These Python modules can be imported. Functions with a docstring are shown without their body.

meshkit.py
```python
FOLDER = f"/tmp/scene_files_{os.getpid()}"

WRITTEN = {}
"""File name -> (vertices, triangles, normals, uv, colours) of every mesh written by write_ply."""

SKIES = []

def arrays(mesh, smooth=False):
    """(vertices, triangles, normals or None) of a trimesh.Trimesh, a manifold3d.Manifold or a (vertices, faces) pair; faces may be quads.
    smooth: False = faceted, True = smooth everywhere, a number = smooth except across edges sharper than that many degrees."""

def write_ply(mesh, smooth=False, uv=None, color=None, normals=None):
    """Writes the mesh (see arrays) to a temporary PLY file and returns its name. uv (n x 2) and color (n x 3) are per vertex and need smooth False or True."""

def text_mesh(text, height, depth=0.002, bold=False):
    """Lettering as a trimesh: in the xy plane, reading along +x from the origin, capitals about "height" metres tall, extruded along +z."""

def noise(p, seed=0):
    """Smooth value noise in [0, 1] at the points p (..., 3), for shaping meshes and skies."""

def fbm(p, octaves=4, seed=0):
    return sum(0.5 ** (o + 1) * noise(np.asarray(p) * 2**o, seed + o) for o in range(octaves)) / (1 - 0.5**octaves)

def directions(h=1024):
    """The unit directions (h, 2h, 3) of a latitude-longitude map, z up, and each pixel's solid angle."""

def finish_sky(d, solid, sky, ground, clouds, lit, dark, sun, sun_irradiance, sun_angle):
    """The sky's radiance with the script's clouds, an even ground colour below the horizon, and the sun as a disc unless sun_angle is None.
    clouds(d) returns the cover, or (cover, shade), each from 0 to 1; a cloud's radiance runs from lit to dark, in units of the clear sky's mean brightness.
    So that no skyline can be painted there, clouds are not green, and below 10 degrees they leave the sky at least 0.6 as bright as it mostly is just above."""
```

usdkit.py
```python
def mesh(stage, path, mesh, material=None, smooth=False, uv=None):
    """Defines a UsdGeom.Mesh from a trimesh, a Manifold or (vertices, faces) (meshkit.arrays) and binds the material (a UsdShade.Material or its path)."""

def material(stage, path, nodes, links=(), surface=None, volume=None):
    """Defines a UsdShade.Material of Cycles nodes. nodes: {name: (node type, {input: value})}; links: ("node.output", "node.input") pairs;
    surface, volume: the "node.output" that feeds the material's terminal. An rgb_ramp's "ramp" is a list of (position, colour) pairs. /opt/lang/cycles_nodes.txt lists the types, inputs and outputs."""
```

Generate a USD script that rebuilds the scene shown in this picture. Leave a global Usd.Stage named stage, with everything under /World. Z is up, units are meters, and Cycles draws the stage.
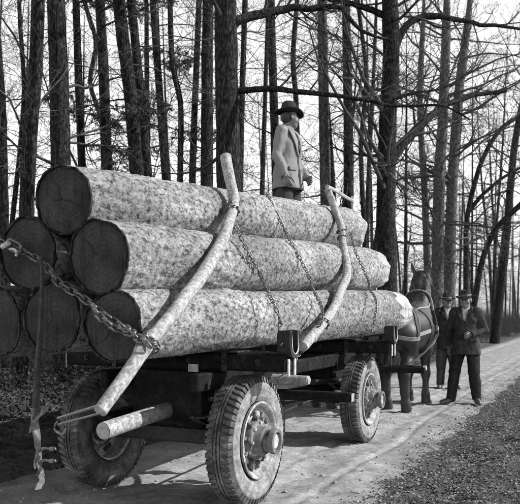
import math, random
import numpy as np, trimesh
import usdkit, meshkit
from pxr import Usd, UsdGeom, UsdLux, UsdShade, Sdf, Gf, Vt

stage = Usd.Stage.CreateInMemory()
UsdGeom.Xform.Define(stage, '/World'); UsdGeom.Scope.Define(stage, '/World/Looks')

# ------------------------------------------------------------------ camera, sky, sun, exposure
CAM_H, F, CX, HY = 1.38, 695.0, 260.0, 316.0          # camera height; focal length and horizon in the photograph's pixels (520 wide)
SUN_AZ, SUN_EL = math.radians(97.0), math.radians(36.0)  # azimuth from +y towards +x
SKY_STRENGTH, SUN_INTENSITY, EXPOSURE = 0.042, 1.25, 1.08
cam = UsdGeom.Camera.Define(stage, '/World/camera')
cam.AddTranslateOp().Set(Gf.Vec3d(0, 0, CAM_H)); cam.AddRotateXOp().Set(90.0)
cam.CreateHorizontalApertureAttr(36.0); cam.CreateVerticalApertureAttr(36.0 * 992 / 1024)
cam.CreateFocalLengthAttr(36.0 * F / 520)
cam.CreateVerticalApertureOffsetAttr((HY - 252) / 520 * 36.0)
cam.CreateFStopAttr(4.5); cam.CreateFocusDistanceAttr(5.6)
cam.CreateExposureAttr(EXPOSURE)

sun_dir = np.array([math.sin(SUN_AZ) * math.cos(SUN_EL), math.cos(SUN_AZ) * math.cos(SUN_EL), math.sin(SUN_EL)])
sun = UsdLux.DistantLight.Define(stage, '/World/sun')
sun.CreateIntensityAttr(SUN_INTENSITY); sun.CreateAngleAttr(0.53); sun.CreateNormalizeAttr(True); sun.CreateColorAttr(Gf.Vec3f(1.0, 0.995, 0.985))
z_ax = sun_dir; x_ax = np.cross([0, 0, 1.0], z_ax); x_ax /= np.linalg.norm(x_ax); y_ax = np.cross(z_ax, x_ax)
sun.AddTransformOp().Set(Gf.Matrix4d(*x_ax, 0, *y_ax, 0, *z_ax, 0, 0, 0, 0, 1))
# a hazy spring sky as a blue-sensitive film sees it: white low down, darker overhead, the same all round
sky_mat = usdkit.material(stage, '/World/Looks/sky_light', {
    'sky': ('sky_texture', {'sky_type': 'single_scattering', 'sun_disc': False, 'sun_elevation': SUN_EL, 'sun_rotation': SUN_AZ, 'aerosol_density': 2.0}),
    'sep': ('separate_color', {}), 'tc': ('texture_coordinate', {}), 'xyz': ('separate_xyz', {}),
    'hz': ('rgb_ramp', {'ramp': [(0.0, (4.2,) * 3), (.40, (3.8,) * 3), (.62, (.9,) * 3), (1.0, (.35,) * 3)]}),
    'nz': ('noise_texture', {'scale': 2.2, 'detail': 5, 'roughness': .6}), 'rn': ('map_range', {'from_min': .3, 'from_max': .7, 'to_min': .85, 'to_max': 1.15}),
    'hb': ('rgb_to_bw', {}), 'm1': ('math', {'math_type': 'multiply'}), 'm2': ('math', {'math_type': 'multiply'}), 'col': ('combine_color', {}),
    'bg': ('background_shader', {'strength': SKY_STRENGTH})},
    [('sky.color', 'sep.color'), ('tc.generated', 'xyz.vector'), ('xyz.z', 'hz.fac'), ('hz.color', 'hb.color'), ('tc.generated', 'nz.vector'), ('nz.fac', 'rn.value'),
     ('sep.b', 'm1.value1'), ('hb.val', 'm1.value2'), ('m1.value', 'm2.value1'), ('rn.result', 'm2.value2'),
     ('m2.value', 'col.r'), ('m2.value', 'col.g'), ('m2.value', 'col.b'), ('col.color', 'bg.color')], surface='bg.background')
dome = UsdLux.DomeLight.Define(stage, '/World/sky')
UsdShade.MaterialBindingAPI.Apply(dome.GetPrim()).Bind(sky_mat)
dome.GetPrim().SetCustomDataByKey('kind', 'structure')

# ------------------------------------------------------------------ helpers: places
ANG = math.radians(25.7)
U = np.array([math.sin(ANG), math.cos(ANG), 0.0]); V = np.array([math.cos(ANG), -math.sin(ANG), 0.0]); Z = np.array([0, 0, 1.0])
O = np.array([-0.68, 5.43, 0.0])                       # ground under the middle of the wagon's rear axle

def W(t, v, z): return O + U * t + V * v + Z * z         # wagon frame: t forward, v to the right, z up
def at(px, py, y): return np.array([(px - CX) / F * y, y, CAM_H - (py - HY) / F * y])
def ray(px, py): return np.array([(px - CX) / F, 1.0, -(py - HY) / F])
C0 = np.array([0, 0, CAM_H])
def on_v(px, py, v):                                     # where a sight line meets the upright plane of constant v
    r = ray(px, py); k = (np.dot(O, V) + v - np.dot(C0, V)) / np.dot(r, V); return C0 + r * k
def on_t(px, py, t):
    r = ray(px, py); k = (np.dot(O, U) + t - np.dot(C0, U)) / np.dot(r, U); return C0 + r * k
def vt(p): d = np.asarray(p) - O; return d @ U, d @ V

# ------------------------------------------------------------------ helpers: prims
_used = {}
def numbered(parent, name):
    k = (parent, name); n = _used.get(k, 0); _used[k] = n + 1
    return f'{parent}/{name}' if n == 0 else f'{parent}/{name}_{n:03d}'

def tag(prim, label=None, cat=None, group=None, kind=None):
    for k, v in (('label', label), ('category', cat), ('group', group), ('kind', kind)):
        if v: prim.SetCustomDataByKey(k, v)

class Thing:
    def __init__(s, name, label, cat, base=(0, 0, 0), group=None, kind=None):
        s.base = np.asarray(base, float); s.path = numbered('/World', name)
        x = UsdGeom.Xform.Define(stage, s.path); x.AddTranslateOp().Set(Gf.Vec3d(*s.base)); s.prim = x.GetPrim()
        tag(s.prim, label, cat, group, kind)
    def part(s, name, mesh, mat, parent=None, smooth=35, label=None, kind=None):
        v, f = mv(mesh)
        path = numbered(parent or s.path, name)
        m = usdkit.mesh(stage, path, (v - s.base, f), mat, smooth=smooth)
        tag(m.GetPrim(), label, None, None, kind)
        return path

def single(name, mesh, mat, label=None, cat=None, group=None, kind=None, smooth=35, base=None):
    v, f = mv(mesh); path = numbered('/World', name)
    b = np.zeros(3) if base is None else np.asarray(base, float)
    m = usdkit.mesh(stage, path, (v - b, f), mat, smooth=smooth)
    if base is not None: m.AddTranslateOp().Set(Gf.Vec3d(*b))
    tag(m.GetPrim(), label, cat, group, kind); return path

_proto_at = {}
def copy_of(src, name, label, cat, loc, rz, sc, group):
    path = numbered('/World', name)
    x = UsdGeom.Xform.Define(stage, path); p = x.GetPrim()
    p.GetReferences().AddInternalReference(src); p.SetInstanceable(True)
    x.ClearXformOpOrder()
    x.AddTranslateOp().Set(Gf.Vec3d(*loc)); x.AddRotateZOp().Set(rz); x.AddScaleOp().Set(Gf.Vec3f(*sc))
    tag(p, label, cat, group); return path

# ------------------------------------------------------------------ helpers: meshes
def mv(mesh):
    if isinstance(mesh, (tuple, list)): 
        v, f = np.asarray(mesh[0], float), np.asarray(mesh[1], int)
        if f.shape[1] == 4: f = np.vstack([f[:, [0, 1, 2]], f[:, [0, 2, 3]]])
        return v, f
    if hasattr(mesh, 'to_mesh'):
        m = mesh.to_mesh(); return np.asarray(m.vert_properties[:, :3], float), np.asarray(m.tri_verts, int)
    return np.asarray(mesh.vertices, float), np.asarray(mesh.faces, int)

def cat(*ms):
    vs, fs, n = [], [], 0
    for m in ms:
        v, f = mv(m); vs.append(v); fs.append(f + n); n += len(v)
    return np.vstack(vs), np.vstack(fs)

def nrm(a): a = np.asarray(a, float); return a / (np.linalg.norm(a, axis=-1, keepdims=True) + 1e-12)

def spline(pts, n):
    from scipy.interpolate import PchipInterpolator
    pts = np.asarray(pts, float); s = np.r_[0, np.cumsum(np.linalg.norm(np.diff(pts, axis=0), axis=1))]
    return PchipInterpolator(s, pts)(np.linspace(0, s[-1], n))

def tube(pts, radii, sides=10, cap=True, flat=None, ref=None):
    p = np.asarray(pts, float); k = len(p); r = np.broadcast_to(np.asarray(radii, float), (k,))
    t = nrm(np.gradient(p, axis=0)); mt = nrm(p[-1] - p[0])
    if ref is None: ref = [0, 0, 1.0] if abs(mt[2]) < .8 else [1.0, 0.1, 0]
    a = nrm(np.cross(t, np.asarray(ref, float))); b = np.cross(t, a)
    th = np.arange(sides) * 2 * np.pi / sides
    fa, fb = flat or (1, 1)
    v = p[:, None] + r[:, None, None] * (fa * np.cos(th)[None, :, None] * a[:, None] + fb * np.sin(th)[None, :, None] * b[:, None])
    i, j = np.meshgrid(np.arange(k - 1), np.arange(sides), indexing='ij')
    q = np.stack([i * sides + j, i * sides + (j + 1) % sides, (i + 1) * sides + (j + 1) % sides, (i + 1) * sides + j], -1).reshape(-1, 4)
    v = v.reshape(-1, 3); f = np.vstack([q[:, [0, 1, 2]], q[:, [0, 2, 3]]])
    if cap:
        n = len(v); v = np.vstack([v, p[:1], p[-1:]]); j = np.arange(sides)
        f = np.vstack([f, np.stack([np.full(sides, n), (j + 1) % sides, j], 1), np.stack([np.full(sides, n + 1), (k - 1) * sides + j, (k - 1) * sides + (j + 1) % sides], 1)])
    return v, f

def obox(c, hx, hy, hz, X=U, Y=V, Zv=Z, ch=0.008):
    """box with chamfered edges, centre c, half sizes along the axes X, Y, Zv"""
    import manifold3d as m3
    h = np.array([hx, hy, hz]); ch = min(ch, h.min() * .45); pts = []
    for s in np.array(np.meshgrid([-1, 1], [-1, 1], [-1, 1])).reshape(3, -1).T:
        for k in range(3):
            q = s * (h - ch); q[k] = s[k] * h[k]; pts.append(q)
    m = trimesh.convex.convex_hull(np.array(pts))
    v = np.asarray(c) + m.vertices @ np.stack([X, Y, Zv]); f = m.faces
    if np.dot(np.cross(X, Y), Zv) < 0: f = f[:, ::-1]
    return v, f

def beam(a, b, w, h, ch=0.01, up=Z):
    a, b = np.asarray(a, float), np.asarray(b, float); d = b - a; L = np.linalg.norm(d); d /= L
    s = nrm(np.cross(d, up)); u2 = np.cross(s, d)
    return obox((a + b) / 2, L / 2, w / 2, h / 2, d, s, u2, ch)

def revolve(profile, c, axis, n=48, jitter=None):
    """profile: (distance along axis, radius) pairs"""
    axis = nrm(axis); a = nrm(np.cross(axis, Z if abs(axis[2]) < .9 else [1, 0, 0])); b = np.cross(axis, a)
    pr = np.asarray(profile, float); th = np.arange(n) * 2 * np.pi / n
    v = np.asarray(c) + pr[:, None, :1] * axis + pr[:, None, 1:] * (np.cos(th)[None, :, None] * a + np.sin(th)[None, :, None] * b)
    k = len(pr); i, j = np.meshgrid(np.arange(k - 1), np.arange(n), indexing='ij')
    q = np.stack([i * n + j, (i + 1) * n + j, (i + 1) * n + (j + 1) % n, i * n + (j + 1) % n], -1).reshape(-1, 4)[:, ::-1]
    return v.reshape(-1, 3), np.vstack([q[:, [0, 1, 2]], q[:, [0, 2, 3]]])

def smin(a, b, k):
    h = np.clip(.5 + .5 * (b - a) / k, 0, 1); return b * (1 - h) + a * h - k * h * (1 - h)
def cone(P, a, b, ra, rb):
    a, b = np.asarray(a, float), np.asarray(b, float); d = b - a
    t = np.clip(((P - a) @ d) / (d @ d + 1e-12), 0, 1)
    return np.linalg.norm(P - a - t[..., None] * d, axis=-1) - (ra + (rb - ra) * t)
def ell(P, c, r):
    r = np.asarray(r, float); q = (P - np.asarray(c, float)) / r; k = np.linalg.norm(q, axis=-1); g = np.linalg.norm(q / r, axis=-1)
    return k * (k - 1) / (g + 1e-9)
def blend(P, prims, k=.04):
    d = None
    for q in prims:
        kk = q[-1] if isinstance(q[-1], dict) else {}; q = q[:-1] if kk else q
        e = cone(P, *q) if len(q) == 4 else ell(P, *q)
        d = e if d is None else smin(d, e, kk.get('k', k))
    return d

def snet(f, lo, hi, h):
    """naive surface nets of the signed distance function f"""
    lo = np.asarray(lo, float); n = np.ceil((np.asarray(hi, float) - lo) / h).astype(int) + 1
    G = np.stack(np.meshgrid(*[lo[i] + np.arange(n[i]) * h for i in range(3)], indexing='ij'), -1)
    D = f(G.reshape(-1, 3)).reshape(n); D = np.where(D == 0, 1e-9, D); S = D < 0
    m = n - 1; acc = np.zeros((*m, 3)); cnt = np.zeros(m)
    for ax in range(3):
        o = [k for k in range(3) if k != ax]
        for i in (0, 1):
            for j in (0, 1):
                sl0 = [slice(0, -1)] * 3; sl0[o[0]] = slice(i, i + m[o[0]]); sl0[o[1]] = slice(j, j + m[o[1]]); sl0[ax] = slice(0, m[ax])
                sl1 = list(sl0); sl1[ax] = slice(1, 1 + m[ax])
                a, b = D[tuple(sl0)], D[tuple(sl1)]; x = (a < 0) != (b < 0)
                t = np.where(x, a / np.where(x, a - b, 1), 0)
                off = np.zeros((*m, 3)); off[..., ax] = t; off[..., o[0]] = i; off[..., o[1]] = j
                acc += off * x[..., None]; cnt += x
    on = cnt > 0; idx = np.full(m, -1); idx[on] = np.arange(on.sum())
    cells = np.argwhere(on); v = lo + (cells + acc[on] / cnt[on][:, None]) * h
    fs = []
    for ax in range(3):
        o1, o2 = (ax + 1) % 3, (ax + 2) % 3
        sl0 = [slice(1, -1)] * 3; sl0[ax] = slice(0, m[ax]); sl1 = list(sl0); sl1[ax] = slice(1, 1 + m[ax])
        a, b = S[tuple(sl0)], S[tuple(sl1)]; e = np.argwhere(a != b); flip = a[a != b]
        e = e + np.array([0 if k == ax else 1 for k in range(3)])
        d1 = np.eye(3, dtype=int)[o1]; d2 = np.eye(3, dtype=int)[o2]
        q = np.stack([idx[tuple(x.T)] for x in (e - d1 - d2, e - d2, e, e - d1)], 1)
        q[~flip] = q[~flip][:, ::-1]; fs.append(q[(q >= 0).all(1)])
    q = np.vstack(fs)
    return v, np.vstack([q[:, [0, 1, 2]], q[:, [0, 2, 3]]])

# ------------------------------------------------------------------ materials
def g3(x): return (x, x, x)
def M(name, stops, scale=8, stretch=(1, 1, 1), rz=0.0, rough=.8, bump=.4, dist=.01, detail=6, nrough=.6, spec=.25, space='object', fine=None, distort=0.0, extra=None, rand=0.0, trans=0.0):
    """noise-mottled grey surface. stops: (position, grey); fine: (scale, amount) second darker speckle"""
    n = {'tc': ('texture_coordinate', {}) if space == 'object' else ('geometry', {}),
         'mp': ('mapping', {'mapping_type': 'point', 'rotation': (0, 0, rz), 'scale': stretch}),
         'n1': ('noise_texture', {'scale': scale, 'detail': detail, 'roughness': nrough, 'distortion': distort}),
         'rp': ('rgb_ramp', {'ramp': [(p, g3(c)) for p, c in stops]}),
         'bp': ('bump', {'strength': bump, 'distance': dist}),
         'p': ('principled_bsdf', {'roughness': rough, 'specular_ior_level': spec})}
    l = [('tc.object' if space == 'object' else 'tc.position', 'mp.vector'), ('mp.vector', 'n1.vector'), ('n1.fac', 'rp.fac'), ('n1.fac', 'bp.height'), ('bp.normal', 'p.normal')]
    col = 'rp.color'
    if fine:
        n['n2'] = ('noise_texture', {'scale': fine[0], 'detail': 4, 'roughness': .65})
        n['r2'] = ('rgb_ramp', {'ramp': [(.35, g3(1 - fine[1])), (.62, g3(1.0))]})
        n['mx'] = ('mix', {'mix_type': 'multiply', 'fac': 1.0})
        l += [('mp.vector', 'n2.vector'), ('n2.fac', 'r2.fac'), (col, 'mx.color1'), ('r2.color', 'mx.color2')]; col = 'mx.color'
    if rand:
        n['oi'] = ('object_info', {}); n['mr'] = ('map_range', {'from_min': 0., 'from_max': 1., 'to_min': 1 - rand, 'to_max': 1 + rand})
        n['cb'] = ('combine_color', {}); n['m3'] = ('mix', {'mix_type': 'multiply', 'fac': 1.0})
        l += [('oi.random', 'mr.value'), ('mr.result', 'cb.r'), ('mr.result', 'cb.g'), ('mr.result', 'cb.b'), (col, 'm3.color1'), ('cb.color', 'm3.color2')]; col = 'm3.color'
    if extra: 
        en, el, ecol = extra(col); n.update(en); l += el; col = ecol
    l.append((col, 'p.base_color'))
    out = 'p.BSDF'
    if trans:
        n['tr'] = ('translucent_bsdf', {}); n['mc'] = ('mix_closure', {'fac': trans}); l += [(col, 'tr.color'), ('p.BSDF', 'mc.closure1'), ('tr.BSDF', 'mc.closure2')]; out = 'mc.closure'
    return usdkit.material(stage, '/World/Looks/' + name, n, l, surface=out)

def bark_extra(col):
    # small dark scales and short cracks between pale bark plates
    n = {'vo': ('voronoi_texture', {'feature': 'distance_to_edge', 'scale': 30.0, 'randomness': 1.0}),
         'nd': ('noise_texture', {'scale': 14.0, 'detail': 3}), 'ad': ('mix', {'mix_type': 'linear_light', 'fac': .05}),
         'rv': ('rgb_ramp', {'ramp': [(0.0, g3(.25)), (.05, g3(.6)), (.10, g3(1.0))]}),
         'nb': ('noise_texture', {'scale': 1.6, 'detail': 3}), 'rb': ('rgb_ramp', {'ramp': [(.36, g3(.66)), (.62, g3(1.08))]}),
         'ns': ('noise_texture', {'scale': 6.5, 'detail': 5, 'roughness': .7}), 'rs': ('rgb_ramp', {'ramp': [(.59, g3(1.0)), (.68, g3(.42))]}), 'm4': ('mix', {'mix_type': 'multiply', 'fac': .9}),
         'ml': ('mapping', {'mapping_type': 'point', 'scale': (1, .16, 1)}), 'nl': ('noise_texture', {'scale': 9.0, 'detail': 4, 'roughness': .6}), 'rl': ('rgb_ramp', {'ramp': [(.36, g3(.72)), (.58, g3(1.05))]}), 'm5': ('mix', {'mix_type': 'multiply', 'fac': .85}),
         'mm': ('mix', {'mix_type': 'multiply', 'fac': .42}), 'm2': ('mix', {'mix_type': 'multiply', 'fac': 1.0})}
    l = [('mp.vector', 'ad.color1'), ('mp.vector', 'nd.vector'), ('nd.color', 'ad.color2'), ('ad.color', 'vo.vector'), ('vo.distance', 'rv.fac'),
         ('mp.vector', 'nb.vector'), ('nb.fac', 'rb.fac'), (col, 'mm.color1'), ('rv.color', 'mm.color2'), ('mm.color', 'm2.color1'), ('rb.color', 'm2.color2'),
         ('mp.vector', 'ns.vector'), ('ns.fac', 'rs.fac'), ('m2.color', 'm4.color1'), ('rs.color', 'm4.color2'),
         ('mp.vector', 'ml.vector'), ('ml.vector', 'nl.vector'), ('nl.fac', 'rl.fac'), ('m4.color', 'm5.color1'), ('rl.color', 'm5.color2')]
    return n, l, 'm5.color'

LOG_BARK = M('log_bark', [(.35, .03), (.43, .11), (.51, .235), (.66, .345)], scale=32, stretch=(1, .55, 1), rz=ANG, space='position', rough=.85, bump=1.0, dist=.02, detail=8, nrough=.72, distort=.35, extra=bark_extra, spec=0.08)
END = M('sawn_wood', [(.3, .10), (.7, .17)], scale=5, rough=.8, bump=.15, dist=.004, space='object', fine=(60, .35))
BUTT = M('axe_cut_wood', [(.30, .07), (.42, .19), (.7, .31)], scale=9, rough=.7, bump=.4, dist=.008, fine=(40, .3))
POLE = M('peeled_pole_wood', [(.30, .10), (.46, .19), (.58, .27), (.75, .35)], scale=34, rough=.75, bump=.5, dist=.006, fine=(70, .45))
POLE_END = M('pole_end_grain', [(.3, .12), (.7, .26)], scale=30, rough=.8)
IRON = M('dark_iron', [(.3, .008), (.7, .024)], scale=30, rough=.55, bump=.3, dist=.002, spec=0.2)
CHAIN = M('chain_iron', [(.35, .02), (.6, .08)], scale=60, rough=.42, bump=.2, dist=.001, spec=.7)
WORN = M('worn_iron', [(.3, .14), (.7, .36)], scale=30, rough=.45, bump=.2, dist=.002, spec=.6)
TIMBER = M('wagon_timber', [(.3, .006), (.6, .014), (.8, .035)], scale=10, rough=.8, bump=.4, dist=.006, fine=(45, .5), spec=0.05)
RUBBER = M('dusty_rubber', [(.3, .025), (.5, .065), (.72, .17)], scale=7, rough=.9, bump=.25, dist=.004, fine=(50, .35), spec=0.06)
SIDEWALL = M('muddy_sidewall', [(.34, .09), (.5, .16), (.68, .23)], scale=14, rough=.92, bump=.3, dist=.004, fine=(40, .3), spec=.12)
RIM = M('dusty_wheel_paint', [(.32, .08), (.5, .20), (.68, .34)], scale=12, rough=.75, bump=.2, dist=.003, fine=(60, .35))
HUB = M('greasy_hub_iron', [(.35, .035), (.6, .10), (.75, .22)], scale=14, rough=.55, bump=.2, dist=.003, spec=.5)
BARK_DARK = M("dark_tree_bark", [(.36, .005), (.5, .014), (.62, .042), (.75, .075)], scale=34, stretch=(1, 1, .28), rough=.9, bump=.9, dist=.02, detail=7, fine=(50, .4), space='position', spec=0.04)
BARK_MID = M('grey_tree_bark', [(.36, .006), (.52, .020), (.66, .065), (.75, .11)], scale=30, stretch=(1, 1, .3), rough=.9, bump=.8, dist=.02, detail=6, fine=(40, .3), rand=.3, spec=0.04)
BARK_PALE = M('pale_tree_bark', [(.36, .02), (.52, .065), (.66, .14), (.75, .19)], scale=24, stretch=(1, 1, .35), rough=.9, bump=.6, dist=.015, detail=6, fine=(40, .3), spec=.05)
TWIG = M('twig_bark', [(.3, .018), (.7, .06)], scale=12, rough=.85, bump=.0, rand=.3, spec=0.05)
NEEDLE = M('conifer_needles', [(.3, .02), (.7, .05)], scale=5, rough=.7, bump=0., trans=.15)
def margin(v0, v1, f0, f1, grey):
    # trodden earth and leaf mould mix along the road's edge; on the road side the grey also paints in shade
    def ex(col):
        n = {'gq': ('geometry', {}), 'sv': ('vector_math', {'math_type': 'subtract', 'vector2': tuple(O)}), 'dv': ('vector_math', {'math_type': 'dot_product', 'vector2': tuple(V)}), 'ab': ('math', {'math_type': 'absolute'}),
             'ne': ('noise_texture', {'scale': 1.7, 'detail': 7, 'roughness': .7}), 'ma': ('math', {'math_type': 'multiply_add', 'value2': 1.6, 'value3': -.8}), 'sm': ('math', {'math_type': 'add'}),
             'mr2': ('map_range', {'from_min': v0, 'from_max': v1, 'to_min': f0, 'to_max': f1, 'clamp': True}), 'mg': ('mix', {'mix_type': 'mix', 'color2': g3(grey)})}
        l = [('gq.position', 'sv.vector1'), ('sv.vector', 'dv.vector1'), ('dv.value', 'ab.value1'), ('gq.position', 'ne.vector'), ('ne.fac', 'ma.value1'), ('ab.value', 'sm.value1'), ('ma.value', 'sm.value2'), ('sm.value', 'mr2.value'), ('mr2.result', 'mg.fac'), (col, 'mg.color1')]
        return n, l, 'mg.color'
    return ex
DIRT = M('dirt_road', [(.30, .12), (.5, .21), (.70, .29)], scale=2.2, rough=.95, bump=.6, dist=.02, detail=10, nrough=.7, fine=(34, .36), space='position', extra=margin(.95, 1.6, 0.0, .8, .075), spec=0.04)  # edge grey: leaf mould, darkened further as painted shade on the lower-left ground
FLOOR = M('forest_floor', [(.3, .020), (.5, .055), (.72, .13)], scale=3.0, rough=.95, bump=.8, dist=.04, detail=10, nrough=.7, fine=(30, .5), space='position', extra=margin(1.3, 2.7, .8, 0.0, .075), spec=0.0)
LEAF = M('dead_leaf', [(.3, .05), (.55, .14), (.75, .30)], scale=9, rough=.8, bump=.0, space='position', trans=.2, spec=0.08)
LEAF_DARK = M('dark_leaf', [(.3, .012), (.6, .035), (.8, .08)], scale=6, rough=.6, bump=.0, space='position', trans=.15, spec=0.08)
STONE = M('grit_stone', [(.3, .09), (.7, .24)], scale=20, rough=.9, bump=.3, dist=.004, space='position')
SUIT = M('dark_suit_cloth', [(.3, .012), (.7, .028)], scale=14, rough=.9, bump=.25, dist=.006, fine=(120, .3), spec=0.05)
SUIT2 = M('worn_suit_cloth', [(.3, .022), (.7, .048)], scale=12, rough=.9, bump=.25, dist=.006, fine=(120, .3), spec=0.05)
KHAKI = M('pale_coat_cloth', [(.3, .125), (.7, .155)], scale=90, rough=.95, bump=.3, dist=.002, fine=(240, .25), spec=.15)
GREYCLOTH = M('grey_trouser_cloth', [(.3, .018), (.7, .035)], scale=9, rough=.9, bump=.3, dist=.01, fine=(100, .25), spec=.15)
FELT = M('hat_felt', [(.3, .014), (.7, .03)], scale=20, rough=.95, bump=.2, dist=.002, spec=0.05)
SHIRT = M('white_shirt', [(.3, .24), (.7, .32)], scale=12, rough=.85, bump=.2, dist=.004)
EYE = M('eye_white', [(.3, .10), (.7, .14)], scale=20, rough=.4, bump=0.)
SKIN = M('skin', [(.3, .06), (.7, .10)], scale=18, rough=.55, bump=.1, dist=.002, spec=.35)
HAIR = M('hair', [(.3, .01), (.7, .03)], scale=60, rough=.6, bump=.3, dist=.003)
SHOE = M('shoe_leather', [(.3, .015), (.7, .05)], scale=20, rough=.5, bump=.2, dist=.002, spec=.5)
COAT = M('horse_coat', [(.3, .010), (.6, .024), (.8, .04)], scale=5, rough=.42, bump=.1, dist=.003, fine=(150, .25), spec=0.32)
MANE = M('horse_hair', [(.3, .008), (.7, .025)], scale=60, stretch=(1, 1, .2), rough=.55, bump=.5, dist=.006)
HOOF = M('hoof_horn', [(.3, .06), (.7, .15)], scale=20, rough=.6, bump=.2, dist=.003)
STRAP = M('pale_harness_strap', [(.3, .09), (.7, .22)], scale=30, rough=.6, bump=.2, dist=.002)
LEATHER = M('black_harness_leather', [(.3, .010), (.7, .03)], scale=30, rough=.7, bump=.2, dist=.002, spec=.15)
RAG = M('dirty_rag_cloth', [(.3, .03), (.5, .08), (.7, .16)], scale=16, rough=.9, bump=.5, dist=.01)
ROPE = M('tarred_rope', [(.3, .02), (.7, .05)], scale=40, rough=.9, bump=.5, dist=.004, spec=0.05)

# ------------------------------------------------------------------ the ground and the road
def sgrid(*segs):
    out = []
    for a, b, n in segs: out.append(np.linspace(a, b, n, endpoint=False))
    out.append([segs[-1][1]]); return np.concatenate(out)
def sheet(xs, ys, f):
    X, Y = np.meshgrid(xs, ys, indexing='ij'); P = f(X, Y).reshape(-1, 3)
    n, m = len(xs), len(ys); i, j = np.meshgrid(np.arange(n - 1), np.arange(m - 1), indexing='ij')
    q = np.stack([i * m + j, (i + 1) * m + j, (i + 1) * m + j + 1, i * m + j + 1], -1).reshape(-1, 4)
    return P, q
def ss(a, b, x): t = np.clip((x - a) / (b - a), 0, 1); return t * t * (3 - 2 * t)
def road_bend(t): return np.where(t > 30, -.0006 * (t - 30) ** 2, 0)
def ground_z(X, Y):
    t = (X - O[0]) * U[0] + (Y - O[1]) * U[1]; v = (X - O[0]) * V[0] + (Y - O[1]) * V[1] - road_bend(t)
    P = np.stack([X, Y, 0 * X], -1)
    big = meshkit.fbm(P * .35, 4, 3) - .5; small = meshkit.fbm(P * 3.1, 4, 5) - .5
    left, right = ss(1.55, 3.2, -v), ss(1.15, 2.3, v)
    far = ss(40, 160, np.hypot(X, Y))
    z = -.05 + left * (.13 + .22 * big) + right * (.10 + .10 * big) + (left + right) * .10 * small + .05 * small
    return z + far * (-1.5 + 2.5 * (meshkit.fbm(P * .012, 3, 9) - .4))
def ground_pt(x, y): return float(ground_z(np.array([[x]]), np.array([[y]]))[0, 0])
gx = sgrid((-400, -60, 30), (-60, -12, 80), (-12, 14, 210), (14, 50, 70), (50, 400, 30))
gy = sgrid((-60, 2, 30), (2, 18, 150), (18, 60, 100), (60, 600, 50))
single('ground', sheet(gx, gy, lambda X, Y: np.stack([X, Y, ground_z(X, Y)], -1)), FLOOR, kind='structure', smooth=True)

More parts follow.
